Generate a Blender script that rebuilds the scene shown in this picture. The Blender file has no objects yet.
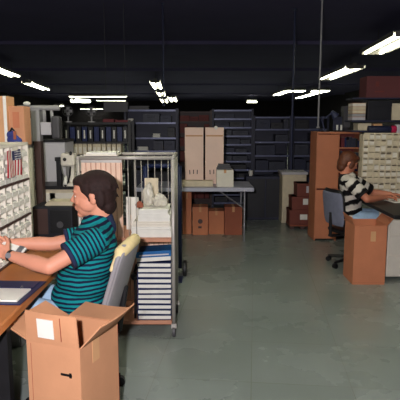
import bpy, bmesh, math, random
from mathutils import Vector, Matrix, Euler
random.seed(7)
S = bpy.context.scene
C = S.collection
F = 520.0; CAM = Vector((0, 0, 1.6)); PITCH = math.radians(8.5)
V = Vector

def at(px, py, Y):
    """world point seen at a pixel, at distance Y in front of the camera"""
    a = (px-200)/F; b = -(py-200)/F
    y = math.cos(PITCH) + b*math.sin(PITCH); z = -math.sin(PITCH) + b*math.cos(PITCH)
    k = Y/y
    return V((a*k, Y, CAM.z+z*k))
def X(px, Y, z=1.0):
    # lateral position of a pixel column at distance Y, height z
    dep = Y*math.cos(PITCH) - (z-CAM.z)*math.sin(PITCH)
    return (px-200)/F*dep

# ------------------------------------------------------------------ materials
def lin(c):
    return tuple(((v/255)/12.92 if v/255 <= .04045 else (((v/255)+.055)/1.055)**2.4) for v in c)
MATS = {}
def mat(name, col, rough=.6, var=.12, scale=8, bump=0.0, metal=0.0, spec=.4, bscale=60):
    if name in MATS: return MATS[name]
    m = bpy.data.materials.new(name); m.use_nodes = True
    n = m.node_tree.nodes; l = m.node_tree.links; p = n['Principled BSDF']
    p.inputs['Roughness'].default_value = rough; p.inputs['Metallic'].default_value = metal
    p.inputs['Specular IOR Level'].default_value = spec
    c = lin(col)
    tc = n.new('ShaderNodeTexCoord'); nz = n.new('ShaderNodeTexNoise')
    nz.inputs['Scale'].default_value = scale; nz.inputs['Detail'].default_value = 4
    l.new(tc.outputs['Object'], nz.inputs['Vector'])
    r = n.new('ShaderNodeValToRGB')
    r.color_ramp.elements[0].position = .3; r.color_ramp.elements[1].position = .7
    r.color_ramp.elements[0].color = tuple(v*(1-var) for v in c)+(1,)
    r.color_ramp.elements[1].color = tuple(min(1, v*(1+var)) for v in c)+(1,)
    l.new(nz.outputs['Fac'], r.inputs['Fac']); l.new(r.outputs['Color'], p.inputs['Base Color'])
    if bump:
        b = n.new('ShaderNodeBump'); b.inputs['Strength'].default_value = bump; b.inputs['Distance'].default_value = .01
        n2 = n.new('ShaderNodeTexNoise'); n2.inputs['Scale'].default_value = bscale
        l.new(tc.outputs['Object'], n2.inputs['Vector']); l.new(n2.outputs['Fac'], b.inputs['Height'])
        l.new(b.outputs['Normal'], p.inputs['Normal'])
    MATS[name] = m
    return m
def emis(name, col, s):
    m = bpy.data.materials.new(name); m.use_nodes = True
    p = m.node_tree.nodes['Principled BSDF']
    p.inputs['Base Color'].default_value = (.8, .8, .8, 1)
    p.inputs['Emission Color'].default_value = lin(col)+(1,); p.inputs['Emission Strength'].default_value = s
    return m
def stripe_mat(name, c1, c2, duty=.5, rough=.85):
    m = bpy.data.materials.new(name); m.use_nodes = True
    n = m.node_tree.nodes; l = m.node_tree.links; p = n['Principled BSDF']; p.inputs['Roughness'].default_value = rough
    p.inputs['Specular IOR Level'].default_value = .15
    a = n.new('ShaderNodeAttribute'); a.attribute_name = 'stripe'
    nz = n.new('ShaderNodeTexNoise'); nz.inputs['Scale'].default_value = 14
    tc = n.new('ShaderNodeTexCoord'); l.new(tc.outputs['Object'], nz.inputs['Vector'])
    ad = n.new('ShaderNodeMath'); ad.operation = 'MULTIPLY_ADD'; ad.inputs[1].default_value = .55
    l.new(nz.outputs['Fac'], ad.inputs[0]); l.new(a.outputs['Fac'], ad.inputs[2])
    fr = n.new('ShaderNodeMath'); fr.operation = 'FRACT'; l.new(ad.outputs[0], fr.inputs[0])
    r = n.new('ShaderNodeValToRGB'); e = r.color_ramp.elements
    e[0].position = duty-.05; e[0].color = lin(c1)+(1,); e[1].position = duty+.05; e[1].color = lin(c2)+(1,)
    l.new(fr.outputs[0], r.inputs['Fac']); l.new(r.outputs['Color'], p.inputs['Base Color'])
    return m

card = mat('cardboard', (196, 140, 104), .85, .07, 5, .06)
card_in = mat('cardboard_pale', (205, 155, 112), .85, .07, 5)
card_or = mat('cardboard_orange', (192, 120, 86), .8, .08, 5)
card_red = mat('cardboard_reddish', (150, 84, 62), .8, .1, 5)
card_pk = mat('cardboard_pinkish', (244, 212, 196), .85, .05, 5)
white = mat('white_paper', (225, 222, 214), .8, .04, 20)
cream = mat('cream_paint', (222, 214, 200), .6, .05, 10)
cream_d = mat('cream_weathered', (206, 192, 166), .7, .1, 12)
black = mat('black_plastic', (22, 21, 24), .45, .2, 10)
dkblue = mat('dark_blue_steel', (32, 34, 58), .5, .2, 6)
dkblue2 = mat('dark_blue_grey', (52, 56, 84), .4, .15, 6)
navy = mat('navy_vinyl', (22, 34, 78), .4, .1, 10)
blue = mat('blue_vinyl', (30, 92, 150), .35, .1, 10)
steel = mat('bare_steel', (150, 150, 155), .35, .08, 10, metal=.7)
galv = mat('galvanised_steel', (172, 166, 160), .4, .1, 10, metal=.3)
grey = mat('grey_paint', (150, 148, 150), .5, .06, 6)
lgrey = mat('light_grey_paint', (186, 182, 188), .5, .05, 6)
dgrey = mat('dark_grey_paint', (70, 68, 72), .5, .1, 6)
tablegrey = mat('grey_laminate', (170, 170, 186), .4, .06, 8)
brown = mat('dark_brown_steel', (70, 48, 44), .5, .12, 8)
slat = mat('pink_tan_slat', (236, 200, 176), .7, .06, 12)
slat_gap = mat('brown_slat_groove', (180, 130, 108), .8, .06, 12)
shelfwood = mat('pinkish_shelf_board', (186, 130, 104), .6, .08, 12)
wood = mat('orange_desk_wood', (184, 112, 58), .4, .12, 5)
cabwood = mat('orange_brown_cabinet', (190, 118, 84), .5, .08, 4)
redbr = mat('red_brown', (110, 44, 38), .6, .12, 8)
maroon = mat('maroon', (96, 26, 34), .6, .1, 8)
skin = mat('skin', (208, 142, 116), .55, .05, 9)
skin2 = mat('skin_tanned', (196, 124, 96), .55, .05, 9)
hairb = mat('dark_brown_hair', (38, 22, 20), .75, .25, 60, .25, bscale=160, spec=.25)
hairr = mat('brown_hair', (92, 50, 30), .5, .25, 60, .5, bscale=90)
jeans = mat('faded_denim', (158, 186, 214), .85, .12, 18, .1)
foam = mat('cream_foam', (226, 204, 152), .8, .1, 20, .2)
chairgrey = mat('grey_vinyl', (142, 138, 142), .55, .06, 8)
chairblue = mat('blue_grey_fabric', (112, 114, 134), .8, .08, 20)
bagblue = mat('blue_cloth', (48, 58, 122), .8, .2, 18)
red = mat('flag_red', (190, 40, 56), .7, .05, 10)
fblue = mat('flag_blue', (36, 44, 84), .7, .05, 10)
magenta = mat('magenta_end', (170, 24, 70), .5, .1, 10)
bagclear = mat('milky_plastic_bag', (196, 190, 176), .3, .15, 25, .6, bscale=25)
leather = mat('black_strap', (18, 16, 18), .4, .1, 10)

# ------------------------------------------------------------------ geometry helpers
def bx(bm, x0, x1, y0, y1, z0, z1, M=None, mi=0):
    vs = [bm.verts.new((x, y, z)) for z in (z0, z1) for x, y in ((x0, y0), (x1, y0), (x1, y1), (x0, y1))]
    if M: 
        for v in vs: v.co = M @ v.co
    for q in ((3, 2, 1, 0), (4, 5, 6, 7), (0, 1, 5, 4), (1, 2, 6, 5), (2, 3, 7, 6), (3, 0, 4, 7)):
        f = bm.faces.new([vs[i] for i in q]); f.material_index = mi
def tube(bm, p, q, r, r2=None, seg=10, mi=0):
    p = V(p); q = V(q); d = q-p; r2 = r if r2 is None else r2
    if d.length < 1e-6: return
    rot = d.to_track_quat('Z', 'Y').to_matrix()
    a = [bm.verts.new(p+rot @ V((r*math.cos(t*2*math.pi/seg), r*math.sin(t*2*math.pi/seg), 0))) for t in range(seg)]
    b = [bm.verts.new(q+rot @ V((r2*math.cos(t*2*math.pi/seg), r2*math.sin(t*2*math.pi/seg), 0))) for t in range(seg)]
    for i in range(seg):
        j = (i+1) % seg
        f = bm.faces.new((a[i], a[j], b[j], b[i])); f.material_index = mi
    f = bm.faces.new(a[::-1]); f.material_index = mi
    f = bm.faces.new(b); f.material_index = mi
def path(bm, pts, r, seg=8):
    for a, b in zip(pts[:-1], pts[1:]):
        tube(bm, a, b, r, seg=seg)
    for p in pts[1:-1]: ball(bm, p, (r, r, r), seg=8)
def ball(bm, c, r, R=None, seg=16):
    M = Matrix.Translation(V(c)) @ (R.to_4x4() if R else Matrix.Identity(4)) @ Matrix.Diagonal((r[0], r[1], r[2], 1))
    bmesh.ops.create_uvsphere(bm, u_segments=seg, v_segments=max(6, seg//2), radius=1, matrix=M)
def cap(bm, p, q, r, r2=None, seg=14):
    r2 = r if r2 is None else r2
    tube(bm, p, q, r, r2, seg); ball(bm, p, (r,)*3, seg=seg); ball(bm, q, (r2,)*3, seg=seg)
def BM(): return bmesh.new()
def obj(name, bm, m, parent=None, bevel=0, smooth=False):
    me = bpy.data.meshes.new(name); bmesh.ops.recalc_face_normals(bm, faces=bm.faces[:]); bm.to_mesh(me); bm.free()
    for k in (m if isinstance(m, (list, tuple)) else [m]): me.materials.append(k)
    o = bpy.data.objects.new(name, me); C.objects.link(o)
    if parent: o.parent = parent
    if smooth:
        for p in me.polygons: p.use_smooth = True
    if bevel:
        b = o.modifiers.new('b', 'BEVEL'); b.width = bevel; b.segments = 2; b.limit_method = 'ANGLE'
    return o
def box(name, x0, x1, y0, y1, z0, z1, m, parent=None, bevel=.004):
    bm = BM(); bx(bm, x0, x1, y0, y1, z0, z1)
    return obj(name, bm, m, parent, bevel)
def tag(o, label, cat, group=None, kind=None):
    o['label'] = label; o['category'] = cat
    if group: o['group'] = group
    if kind: o['kind'] = kind
    return o
def thing(name, label, cat, loc=(0, 0, 0), rz=0, group=None):
    o = bpy.data.objects.new(name, None); C.objects.link(o); o.location = loc
    o.rotation_euler = (0, 0, rz); o.empty_display_size = .1
    return tag(o, label, cat, group)
def structure(name, bm, m):
    o = obj(name, bm, m); o['kind'] = 'structure'; return o
def dup(root, loc, rz=0, label=None, group=None):
    r = root.copy(); C.objects.link(r); r.location = loc; r.rotation_euler = (0, 0, rz)
    if label: r['label'] = label
    if group: r['group'] = group
    for ch in list(root.children):
        c = ch.copy(); C.objects.link(c); c.parent = r
        for g in ch.children:
            d = g.copy(); C.objects.link(d); d.parent = c
    return r

# ------------------------------------------------------------------ camera
cd = bpy.data.cameras.new('camera'); cam = bpy.data.objects.new('camera', cd); C.objects.link(cam)
cam.location = CAM; cam.rotation_euler = (math.radians(90)-PITCH, 0, 0)
cd.sensor_width = 36; cd.lens = F/400*36; cd.clip_end = 200
S.camera = cam

# ------------------------------------------------------------------ setting
fm = bpy.data.materials.new('vinyl_tile_floor'); fm.use_nodes = True
n = fm.node_tree.nodes; l = fm.node_tree.links; p = n['Principled BSDF']
tc = n.new('ShaderNodeTexCoord'); br = n.new('ShaderNodeTexBrick')
mp = n.new('ShaderNodeMapping'); mp.inputs['Rotation'].default_value = (0, 0, math.radians(6))
l.new(tc.outputs['Object'], mp.inputs['Vector']); l.new(mp.outputs['Vector'], br.inputs['Vector'])
br.offset = 0; br.inputs['Scale'].default_value = 1; br.inputs['Brick Width'].default_value = .61; br.inputs['Row Height'].default_value = .61
br.inputs['Mortar Size'].default_value = .003; br.inputs['Mortar Smooth'].default_value = .5
br.inputs['Color1'].default_value = lin((144, 152, 148))+(1,); br.inputs['Color2'].default_value = lin((134, 143, 138))+(1,)
br.inputs['Mortar'].default_value = lin((116, 120, 110))+(1,)
nz = n.new('ShaderNodeTexNoise'); nz.inputs['Scale'].default_value = 1.3; nz.inputs['Detail'].default_value = 6; nz.inputs['Roughness'].default_value = .55
l.new(tc.outputs['Object'], nz.inputs['Vector'])
mx = n.new('ShaderNodeMix'); mx.data_type = 'RGBA'; mx.blend_type = 'MULTIPLY'; mx.inputs['Factor'].default_value = .7
rr = n.new('ShaderNodeValToRGB'); rr.color_ramp.elements[0].position = .3; rr.color_ramp.elements[1].position = .7
rr.color_ramp.elements[0].color = (.78, .77, .72, 1); rr.color_ramp.elements[1].color = (1, 1, 1, 1)
l.new(nz.outputs['Fac'], rr.inputs['Fac'])
l.new(br.outputs['Color'], mx.inputs[6]); l.new(rr.outputs['Color'], mx.inputs[7]); l.new(mx.outputs[2], p.inputs['Base Color'])
p.inputs['Roughness'].default_value = .34
r2 = n.new('ShaderNodeMapRange'); r2.inputs['To Min'].default_value = .18; r2.inputs['To Max'].default_value = .36
l.new(nz.outputs['Fac'], r2.inputs['Value']); l.new(r2.outputs['Result'], p.inputs['Roughness'])
bm = BM(); bx(bm, -12, 9, -2, 45, -.1, 0); structure('floor', bm, fm)
ceilm = mat('black_ceiling', (98, 94, 124), .95, .05, 1, spec=.1)
wallm = mat('dark_wall', (40, 36, 42), .9, .2, 1)
bm = BM(); bx(bm, -12, 9, -2, 45, 3.4, 3.5)
structure('ceiling', bm, ceilm)
for nm, a in (('wall_back', (-12, 9, 45, 45.1)), ('wall_left', (-12.1, -12, -2, 45)), ('wall_right', (9, 9.1, -2, 45)), ('wall_front', (-12, 9, -2.1, -2))):
    bm = BM(); bx(bm, *a, 0, 3.5); structure(nm, bm, wallm)
for i, Y in enumerate((6.5, 12, 18, 25, 33)):
    bm = BM(); bx(bm, -12, 9, Y, Y+.15, 3.32, 3.4); structure('trim_%d' % (i+1), bm, ceilm)

# fluorescent fixtures
tubem = emis('fluorescent_tube', (250, 252, 222), 15)
housing = mat('lamp_housing', (120, 116, 110), .6, .05)
def fixture(p, q, label, w=.22, z=3.0, r=.035, drop=True):
    """two-tube strip lamp hung from the ceiling, its ends at p and q (x, y)"""
    c = V(((p[0]+q[0])/2, (p[1]+q[1])/2, z)); d = V((q[0]-p[0], q[1]-p[1], 0)); L = d.length
    t = thing('fluorescent_lamp', label, 'ceiling light', c, math.atan2(d.y, d.x)-math.pi/2, 'fluorescent strip lamps under the black ceiling')
    bm = BM(); bx(bm, -w*.75, w*.75, -L/2, L/2, .045, .06); bx(bm, -.05, .05, -L/2, L/2, .06, .12)
    for s in (-1, 1): bx(bm, -w*.75, w*.75, s*L/2-.01, s*L/2+.01, -.03, .06)
    for s in (-1, 1): bx(bm, s*w*.9-.004, s*w*.9+.004, -L/2, L/2, -.012, .06); bx(bm, min(s*w*.7, s*w*.9), max(s*w*.7, s*w*.9), -L/2, L/2, .05, .06)  # wider pan and side lips added to keep tube light off the ceiling
    obj('housing', bm, housing, t)
    for s in (-1, 1):
        bm = BM(); tube(bm, (s*w/2, -L/2+.02, 0), (s*w/2, L/2-.02, 0), r, seg=8); obj('lamp_tube', bm, tubem, t)
    if drop:
        for s in (-1, 1):
            bm = BM(); tube(bm, (0, s*L*.35, .12), (0, s*L*.35, .4), .006, seg=6); obj('hanger', bm, dgrey, t)
    return t
def fpx(px1, py1, px2, py2, label, z=3.0, **k):
    out = []
    for px, py in ((px1, py1), (px2, py2)):
        a = at(px, py, 1.0); kx = (z-1.6)/(a.z-1.6); out.append((a.x*kx, kx))
    return fixture(out[0], out[1], label, z=z, **k)
fpx(410, 34.5, 373, 53, 'large bright double tube lamp at the upper right, above the red carton', w=.3, r=.03)
fpx(355, 67.5, 326, 79, 'double tube lamp second from the right edge, left of the red carton', w=.3, r=.028)
fpx(324, 91, 298, 98, 'slanting lamp beside the thin hanging pipe, left of the second large lamp')
fpx(293, 89, 276, 95, 'slanting lamp just left of the tall thin pole')
fpx(305, 90.5, 285, 90.5, 'short crosswise lamp touching the slanting one at the thin pole', z=2.92, w=.3, r=.05)
fpx(329, 90.5, 311, 90.5, 'short crosswise lamp right of the thin pole', z=2.92, w=.3, r=.05)
fpx(257, 101.5, 247, 101.5, 'tiny warm lamp far back, above the dark blue racks', w=.3, r=.07)
fpx(27, 82.5, 46, 89.5, 'double tube lamp above the grey machine column at left')
fpx(-8, 67.5, 15, 76, 'double tube lamp cut off by the left edge')
fpx(155, 82, 158, 88, 'nearest and largest of the lamps in the middle row', w=.22, r=.055)
fpx(160.5, 92, 162, 95.5, 'second of the lamps in the middle row, just past the nearest', w=.24, r=.05)
fpx(163.5, 99, 165, 102, 'lowest left lamp of the middle row, far back', w=.28, r=.06)
fpx(171.5, 97, 174, 101, 'right hand lamp of the middle row, far back', w=.28, r=.06)
fpx(69, 96.3, 127, 96.3, 'long thin crosswise lamp, highest of the far left ones', w=.1, r=.03)
fpx(73, 100.6, 88, 101.2, 'short blunt lamp under the long crosswise lamp', w=.4, r=.1)
fpx(80, 109, 103, 109, 'low crosswise lamp under the blunt one at the far left', z=2.7, w=.12, r=.03)
fpx(96, 100.4, 126, 100.6, 'dim crosswise lamp above the grey hanging panel', w=.12, r=.02)
fpx(55, 105.5, 63, 105.5, 'small far lamp right of the grey machine arm', z=2.7, w=.4, r=.06)
fixture((-2.6, 2.6), (-2.6, 5.0), 'added strip lamp overhead left, outside the view')  # three lamps out of view, added to light the nearer floor
fixture((1.6, 2.6), (1.6, 5.0), 'added strip lamp overhead right, outside the view')
fixture((-.5, 2.9), (-.5, 5.2), 'added strip lamp overhead in the middle aisle, above the view')

# hanging poles and pipes
def pole(px, Y, z0, z1, r, m, label, name='conduit_pole'):
    bm = BM(); x = X(px, Y, 1.5); tube(bm, (x, Y, z0), (x, Y, z1), r, seg=8)
    tube(bm, (x, Y, z1-.02), (x, Y, z1), r*2.5, seg=8); tube(bm, (x, Y, z0), (x, Y, z0+.02), r*2.2, seg=8)
    return tag(obj(name, bm, m), label, 'pole')
pole(292, 8.6, 0, 3.38, .016, dkblue2, 'dark thin pole from floor to ceiling behind the cream cabinet')
pole(318, 7.35, 1.52, 3.38, .012, grey, 'thin pale pipe dropping from the ceiling to the orange cabinet')
pole(164, 8.2, 1.85, 3.38, .01, dkblue2, 'thin dark drop pipe above the cart at the middle lamps')

# ------------------------------------------------------------------ generic things
def carton(name, label, px0, px1, pyt, pyb, Y, depth, m, group=None, rz=0, tape=True, labelpatch=None, cat='box', flat=None):
    """closed carton whose front face is seen between pixel columns and rows at distance Y"""
    a = at(px0, pyb, Y); b = at(px1, pyb, Y); tz = at((px0+px1)/2, pyt, Y).z
    w = b.x-a.x; h = tz-a.z
    t = thing(name, label, cat, ((a.x+b.x)/2, Y+depth/2, a.z if flat is None else flat), rz, group)
    if flat is not None: h = tz-flat
    bm = BM(); bx(bm, -w/2, w/2, -depth/2, depth/2, 0, h); obj('carton_body', bm, m, t, min(.005, w*.05))
    if tape:
        bm = BM(); bx(bm, -w*.07, w*.07, -depth/2-.001, depth/2+.001, h, h+.0015); bx(bm, -w*.07, w*.07, -depth/2-.002, -depth/2-.0005, h*.82, h+.0015)
        obj('packing_tape', bm, card_in, t)
        bm = BM(); bx(bm, -w/2+.002, w/2-.002, -.002, .002, h, h+.0008); obj('flap_seam', bm, redbr, t)
    if labelpatch:
        u0, u1, v0, v1, lm = labelpatch
        bm = BM(); bx(bm, -w/2+u0*w, -w/2+u1*w, -depth/2-.003, -depth/2-.0005, v0*h, v1*h)
        o = obj('paper_label', bm, lm, t); o['label'] = 'pale paper label'
    return t
def rack(label, x0, x1, Y, depth, zs, m, ztop=None, group=None, name='shelving_unit', back=True, posts=True):
    t = thing(name, label, 'shelving', ((x0+x1)/2, Y+depth/2, 0), 0, group)
    w = x1-x0; zt = ztop or zs[-1]
    for sx in (-1, 1):
        for sy in (-1, 1):
            bm = BM(); bx(bm, sx*w/2-.018, sx*w/2+.018, sy*(depth/2-.018)-.018, sy*(depth/2-.018)+.018, 0, zt+.02)
            obj('post', bm, m, t)
    for z in zs:
        bm = BM(); bx(bm, -w/2+.018, w/2-.018, -depth/2, depth/2, z-.012, z); bx(bm, -w/2+.018, w/2-.018, -depth/2-.003, -depth/2+.003, z-.028, z)
        obj('shelf', bm, shelfedge if m is dkblue else m, t)
    if back:
        bm = BM(); bx(bm, -w/2, w/2, depth/2, depth/2+.006, 0, zt); obj('back_panel', bm, m, t)
    return t
shelfedge = mat('dark_shelf_edge', (96, 100, 130), .35, .12, 10, metal=.2)
bin_ms = [mat('charcoal_bin', (26, 26, 34), .5, .2), mat('dark_blue_bin', (28, 32, 58), .5, .2), mat('slate_bin', (44, 46, 62), .5, .2)]
def bins(x0, x1, Y, depth, zs, label, group, m=None, fill=.8, wr=(.16, .3), name='storage_bin', gap=.01, cat='bin', hmax=None, skip=()):
    for z, zn in zip(zs[:-1], zs[1:]):
        x = x0+.03
        while x < x1-.12:
            w = random.uniform(*wr)
            if x+w > x1-.03: w = x1-.03-x
            if random.random() < fill and w > .05 and not any(abs(z-a) < .01 and x < c and x+w > b for a, b, c in skip):
                h = (zn-z-.035)*random.uniform(.6, .95)
                if hmax: h = min(h, hmax*random.uniform(.8, 1))
                bm = BM(); bx(bm, -w/2+gap/2, w/2-gap/2, -depth*.42, depth*.4, 0, h)
                bx(bm, -w*.2, w*.2, -depth*.42-.012, -depth*.42, h*.55, h*.75)
                o = obj(name, bm, m or random.choice(bin_ms), None, .004); o.location = (x+w/2, Y+depth/2, z)
                tag(o, label, cat, group)
            x += w

# ------------------------------------------------------------------ dark racks at the back
zs = [.12+.155*i for i in range(12)]
for (a, b, lab) in ((213, 252, 'dark blue steel rack with many close shelves directly behind the folding table'),
                    (254, 290, 'dark blue steel rack between the close shelved rack and the thin pole'),
                    (293, 327, 'dark blue steel rack right of the thin pole, behind the cream cabinet')):
    Y = 9.6; x0, x1 = X(a, Y), X(b, Y)
    z_ = zs if a == 213 else [.12, .42, .72, 1.0, 1.25, 1.48, 1.70]
    rack(lab, x0, x1, Y, .45, z_, dkblue)
    bins(x0, x1, Y, .4, z_, 'dark bin on the ' + ('close shelved' if a == 213 else 'middle' if a == 254 else 'right hand') + ' blue rack in the background', 'dark bins on the blue racks', fill=.75, wr=(.2, .38))
Y = 9.9; x0, x1 = X(178, Y), X(211, Y); z_ = [.15, .5, .85, 1.15, 1.4, 1.62, 1.8]
rack('brown shelf rack behind the two tall cartons', x0, x1, Y, .4, z_, brown)
bins(x0, x1, Y, .35, z_, 'red brown box on the rack behind the tall cartons', 'red brown boxes behind the tall cartons', m=redbr, fill=.9, wr=(.12, .2), name='storage_box', cat='box')
# racks behind the cart
Y = 8.4; x0, x1 = X(126, Y), X(177, Y); z_ = [.2, .55, .9, 1.15, 1.36, 1.6, 1.8]
rack('dark blue rack with bins and paper behind the wire cart', x0, x1, Y, .45, z_, dkblue)
PS = ((143, 1.15, .16), (157, 1.36, .12), (131, 1.6, .07), (140, 1.8, .3))
bins(x0, x1, Y, .4, z_, 'dark bin on the rack behind the wire cart', 'dark bins behind the wire cart', fill=.85, wr=(.12, .3), skip=[(z, X(px, Y)-w/2-.01, X(px, Y)+w/2+.01) for px, z, w in PS])
for i, (px, py, w) in enumerate(PS):
    a = at(px, 130, 8.5); a.z = py
    bm = BM()
    for k in range(4): bx(bm, -w/2+random.uniform(-.01, .01), w/2+random.uniform(-.01, .01), -.03, .03, k*.015, k*.015+.013)
    o = obj('paper_stack', bm, white if i < 3 else dgrey); o.location = (a.x, 8.46, a.z+.001)
    tag(o, ['small pale paper stack low on the rack behind the cart', 'small pale paper stack on the rack behind the cart post', 'tiny pale stack at the left of the rack behind the cart', 'grey flat stack on top of the rack behind the cart'][i], 'paper stack')
# rack far left with labelled binders
Y = 7.0; x0, x1 = X(63, Y), X(130, Y); z_ = [.2, .7, .95, 1.17, 1.345, 1.6]
rack('dark rack holding labelled binders at the left behind the cart', x0, x1, Y, .4, z_, black, back=False)
for i, px in enumerate((67, 73, 79, 85, 91, 97, 103, 109, 114.5, 120, 125.5)):
    t = thing('ring_binder', 'dark binder standing in the labelled row at the left rear', 'binder', (X(px, Y), Y+.15, 1.345), 0, 'dark labelled binders on the left rear rack')
    box('cover', -.033, .033, -.12, .12, 0, .195, navy if i % 2 else black, t)
    if i % 2 == 0 or i == 3:
        o = box('spine_label', -.009, .009, -.123, -.12, .04, .15, white, t, 0); o['label'] = 'white spine label'
for i, px in enumerate((66, 71, 76, 80.5, 85, 90, 95, 99, 104, 109, 114, 119)):
    t = thing('magazine_file', 'cream file box in the row under the dark labelled binders', 'file box', (X(px, Y), Y+.14, 1.17), 0, 'cream file boxes on the left rear rack')
    box('file_body', -.028, .028, -.12, .12, 0, .15, cream_d, t); box('file_lip', -.02, .02, -.122, -.12, .02, .1, cream, t, 0)
for i, px in enumerate((66, 71, 76, 80.5, 85, 90, 95, 99, 104, 109, 114, 119)):
    t = thing('magazine_file', 'cream file box on the lower shelf behind the white bench machine', 'file box', (X(px, Y), Y+.14, .95), 0, 'cream file boxes on the lower left rear shelf')
    box('file_body', -.03, .03, -.12, .12, 0, .2, cream, t); box('file_lip', -.02, .02, -.122, -.12, .02, .1, white, t, 0)
for i, (a, b, t_, bt) in enumerate(((103, 114, 119, 127), (115, 128, 120, 127))):
    carton('flat_box', ['left maroon box on top of the labelled binder rack', 'right maroon box on top of the labelled binder rack'][i], a, b, t_, bt, 7.05, .3, maroon, tape=False, flat=1.6)
# hanging grey panel and fan on the rack
a = at(116, 112, 8.3); t = thing('hanging_panel', 'grey rectangular panel hanging above the maroon boxes', 'panel', (a.x, 8.3, a.z))
box('panel', -.19, .19, -.02, .02, 0, .16, dgrey, t); 
for s in (-1, 1):
    bm = BM(); tube(bm, (s*.15, 0, .16), (s*.15, 0, 3.4-a.z), .004, seg=5); obj('hanger', bm, dgrey, t)
for px, lab, hh in ((93, 'round grey desk fan on top of the labelled binder rack', .0), (70, 'second round grey fan head further left on the rack top', .0)):
    t = thing('desk_fan', lab, 'fan', (X(px, 7.15), 7.15, 1.6))
    bm = BM(); tube(bm, (0, 0, 0), (0, 0, .015), .05, seg=16); tube(bm, (0, 0, .015), (0, 0, .09), .01); obj('stand', bm, grey, t)
    bm = BM(); bmesh.ops.create_circle(bm, segments=16, radius=.06)
    bmesh.ops.delete(bm, geom=bm.verts[:], context='VERTS')
    for k in range(20):
        A = k*math.pi/10; B = (k+1)*math.pi/10
        tube(bm, (.07*math.cos(A), -.02, .15+.07*math.sin(A)), (.07*math.cos(B), -.02, .15+.07*math.sin(B)), .004, seg=5)
        tube(bm, (0, -.03, .15), (.07*math.cos(A), -.02, .15+.07*math.sin(A)), .0015, seg=4)
    obj('fan_guard', bm, dgrey, t)
    bm = BM()
    for k in range(4):
        R = Matrix.Translation((0, -.01, .15)) @ Matrix.Rotation(k*math.pi/2, 4, 'Y') @ Matrix.Rotation(.4, 4, 'Z')
        bx(bm, .01, .058, -.002, .002, -.02, .02, R)
    obj('fan_blades', bm, grey, t)

# ------------------------------------------------------------------ far folding table and cartons
tx0, tx1 = -.85, X(254, 6.85, .74)
t = thing('folding_table', 'long grey folding table carrying the two tall cartons', 'table', ((tx0+tx1)/2, 7.2, 0))
w = tx1-tx0
box('table_top', -w/2, w/2, -.38, .38, .69, .745, tablegrey, t, .01)
for s in (-1, 1):
    bm = BM(); e = s*(w/2-.12)
    for sy in (-.3, .3): tube(bm, (e, sy, 0), (e, sy, .70), .014)
    tube(bm, (e, -.3, .12), (e, .3, .12), .01); tube(bm, (e, -.3, .62), (e, .3, .62), .01)
    obj('leg', bm, steel, t)
    bm = BM(); tube(bm, (s*(w/2-.12), 0, .42), (s*(w/2-.5), 0, .69), .011); tube(bm, (e, -.3, .42), (e, .3, .42), .009)
    obj('folding_brace', bm, steel, t)
TT = .745
def tall_carton(a, b, label):
    t = carton('tall_carton', label, a, b, 127.5, 184, 7.25, .28, card_pk, tape=False, flat=TT)
    w = X(b, 7.25)-X(a, 7.25)
    for u in (-.22, -.05, .12):
        bm = BM(); bx(bm, u*w, u*w+.012, -.145, -.14, .14, .2, Matrix.Translation((0, 0, 0)) @ Matrix.Rotation(u*.3, 4, 'Y')); o = obj('printed_mark', bm, brown, t)
    box('packing_tape', -w/2+.01, w/2-.01, -.1425, -.14, .66, .68, card_in, t, 0)
    return t
t1 = tall_carton(185, 203.4, 'left of the two tall pinkish cartons standing on the folding table')
t2 = tall_carton(205.2, 223.5, 'right of the two tall pinkish cartons, round white sticker near its top')
bm = BM(); tube(bm, (.02, -.145, .78), (.02, -.14, .78), .025, seg=16); o = obj('round_sticker', bm, white, t2); o['label'] = 'round white sticker'
carton('paper_stack', 'flat yellowish paper stack under the left tall carton front edge', 182, 213, 181, 186, 6.93, .16, cream_d, tape=False, flat=TT, cat='paper stack')
carton('small_carton', 'small whitish carton on the folding table beside the tall cartons', 216.5, 233.5, 170, 186, 6.9, .2, cream, flat=TT)
bm = BM()
for k in range(3): bx(bm, -.1+k*.01, .1-k*.012, -.06, .06, k*.025, k*.025+.02)
a = at(224, 169, 7.0); o = obj('desk_tray', bm, dgrey); o.location = (a.x, 7.0, TT+.2+.0); 
tag(o, 'dark tray lying on the small whitish carton', 'tray')
o.location.z = at(225, 170, 6.9).z+.004
for a, b, tt, m, lab, yy in ((182.5, 191.5, 191, card_or, 'tall narrow orange carton, leftmost under the folding table', 7.35),
                          (192.5, 208, 207, card_or, 'orange carton with dark printed mark under the folding table', 7.3),
                          (208.5, 224, 211, card_or, 'low plain orange carton between two others under the table', 7.35),
                          (224.5, 242, 207, card_red, 'red brown carton, rightmost under the folding table', 7.3)):
    c = carton('shipping_carton', lab, a, b, tt, 236, yy, .28, m, 'cartons on the floor under the folding table', flat=0)
    if a == 192.5:
        bm = BM(); tube(bm, (.0, -.142, .2), (.0, -.1405, .2), .035, seg=12); bx(bm, -.03, .02, -.142, -.1405, .1, .13); obj('printed_mark', bm, brown, c)
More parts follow.
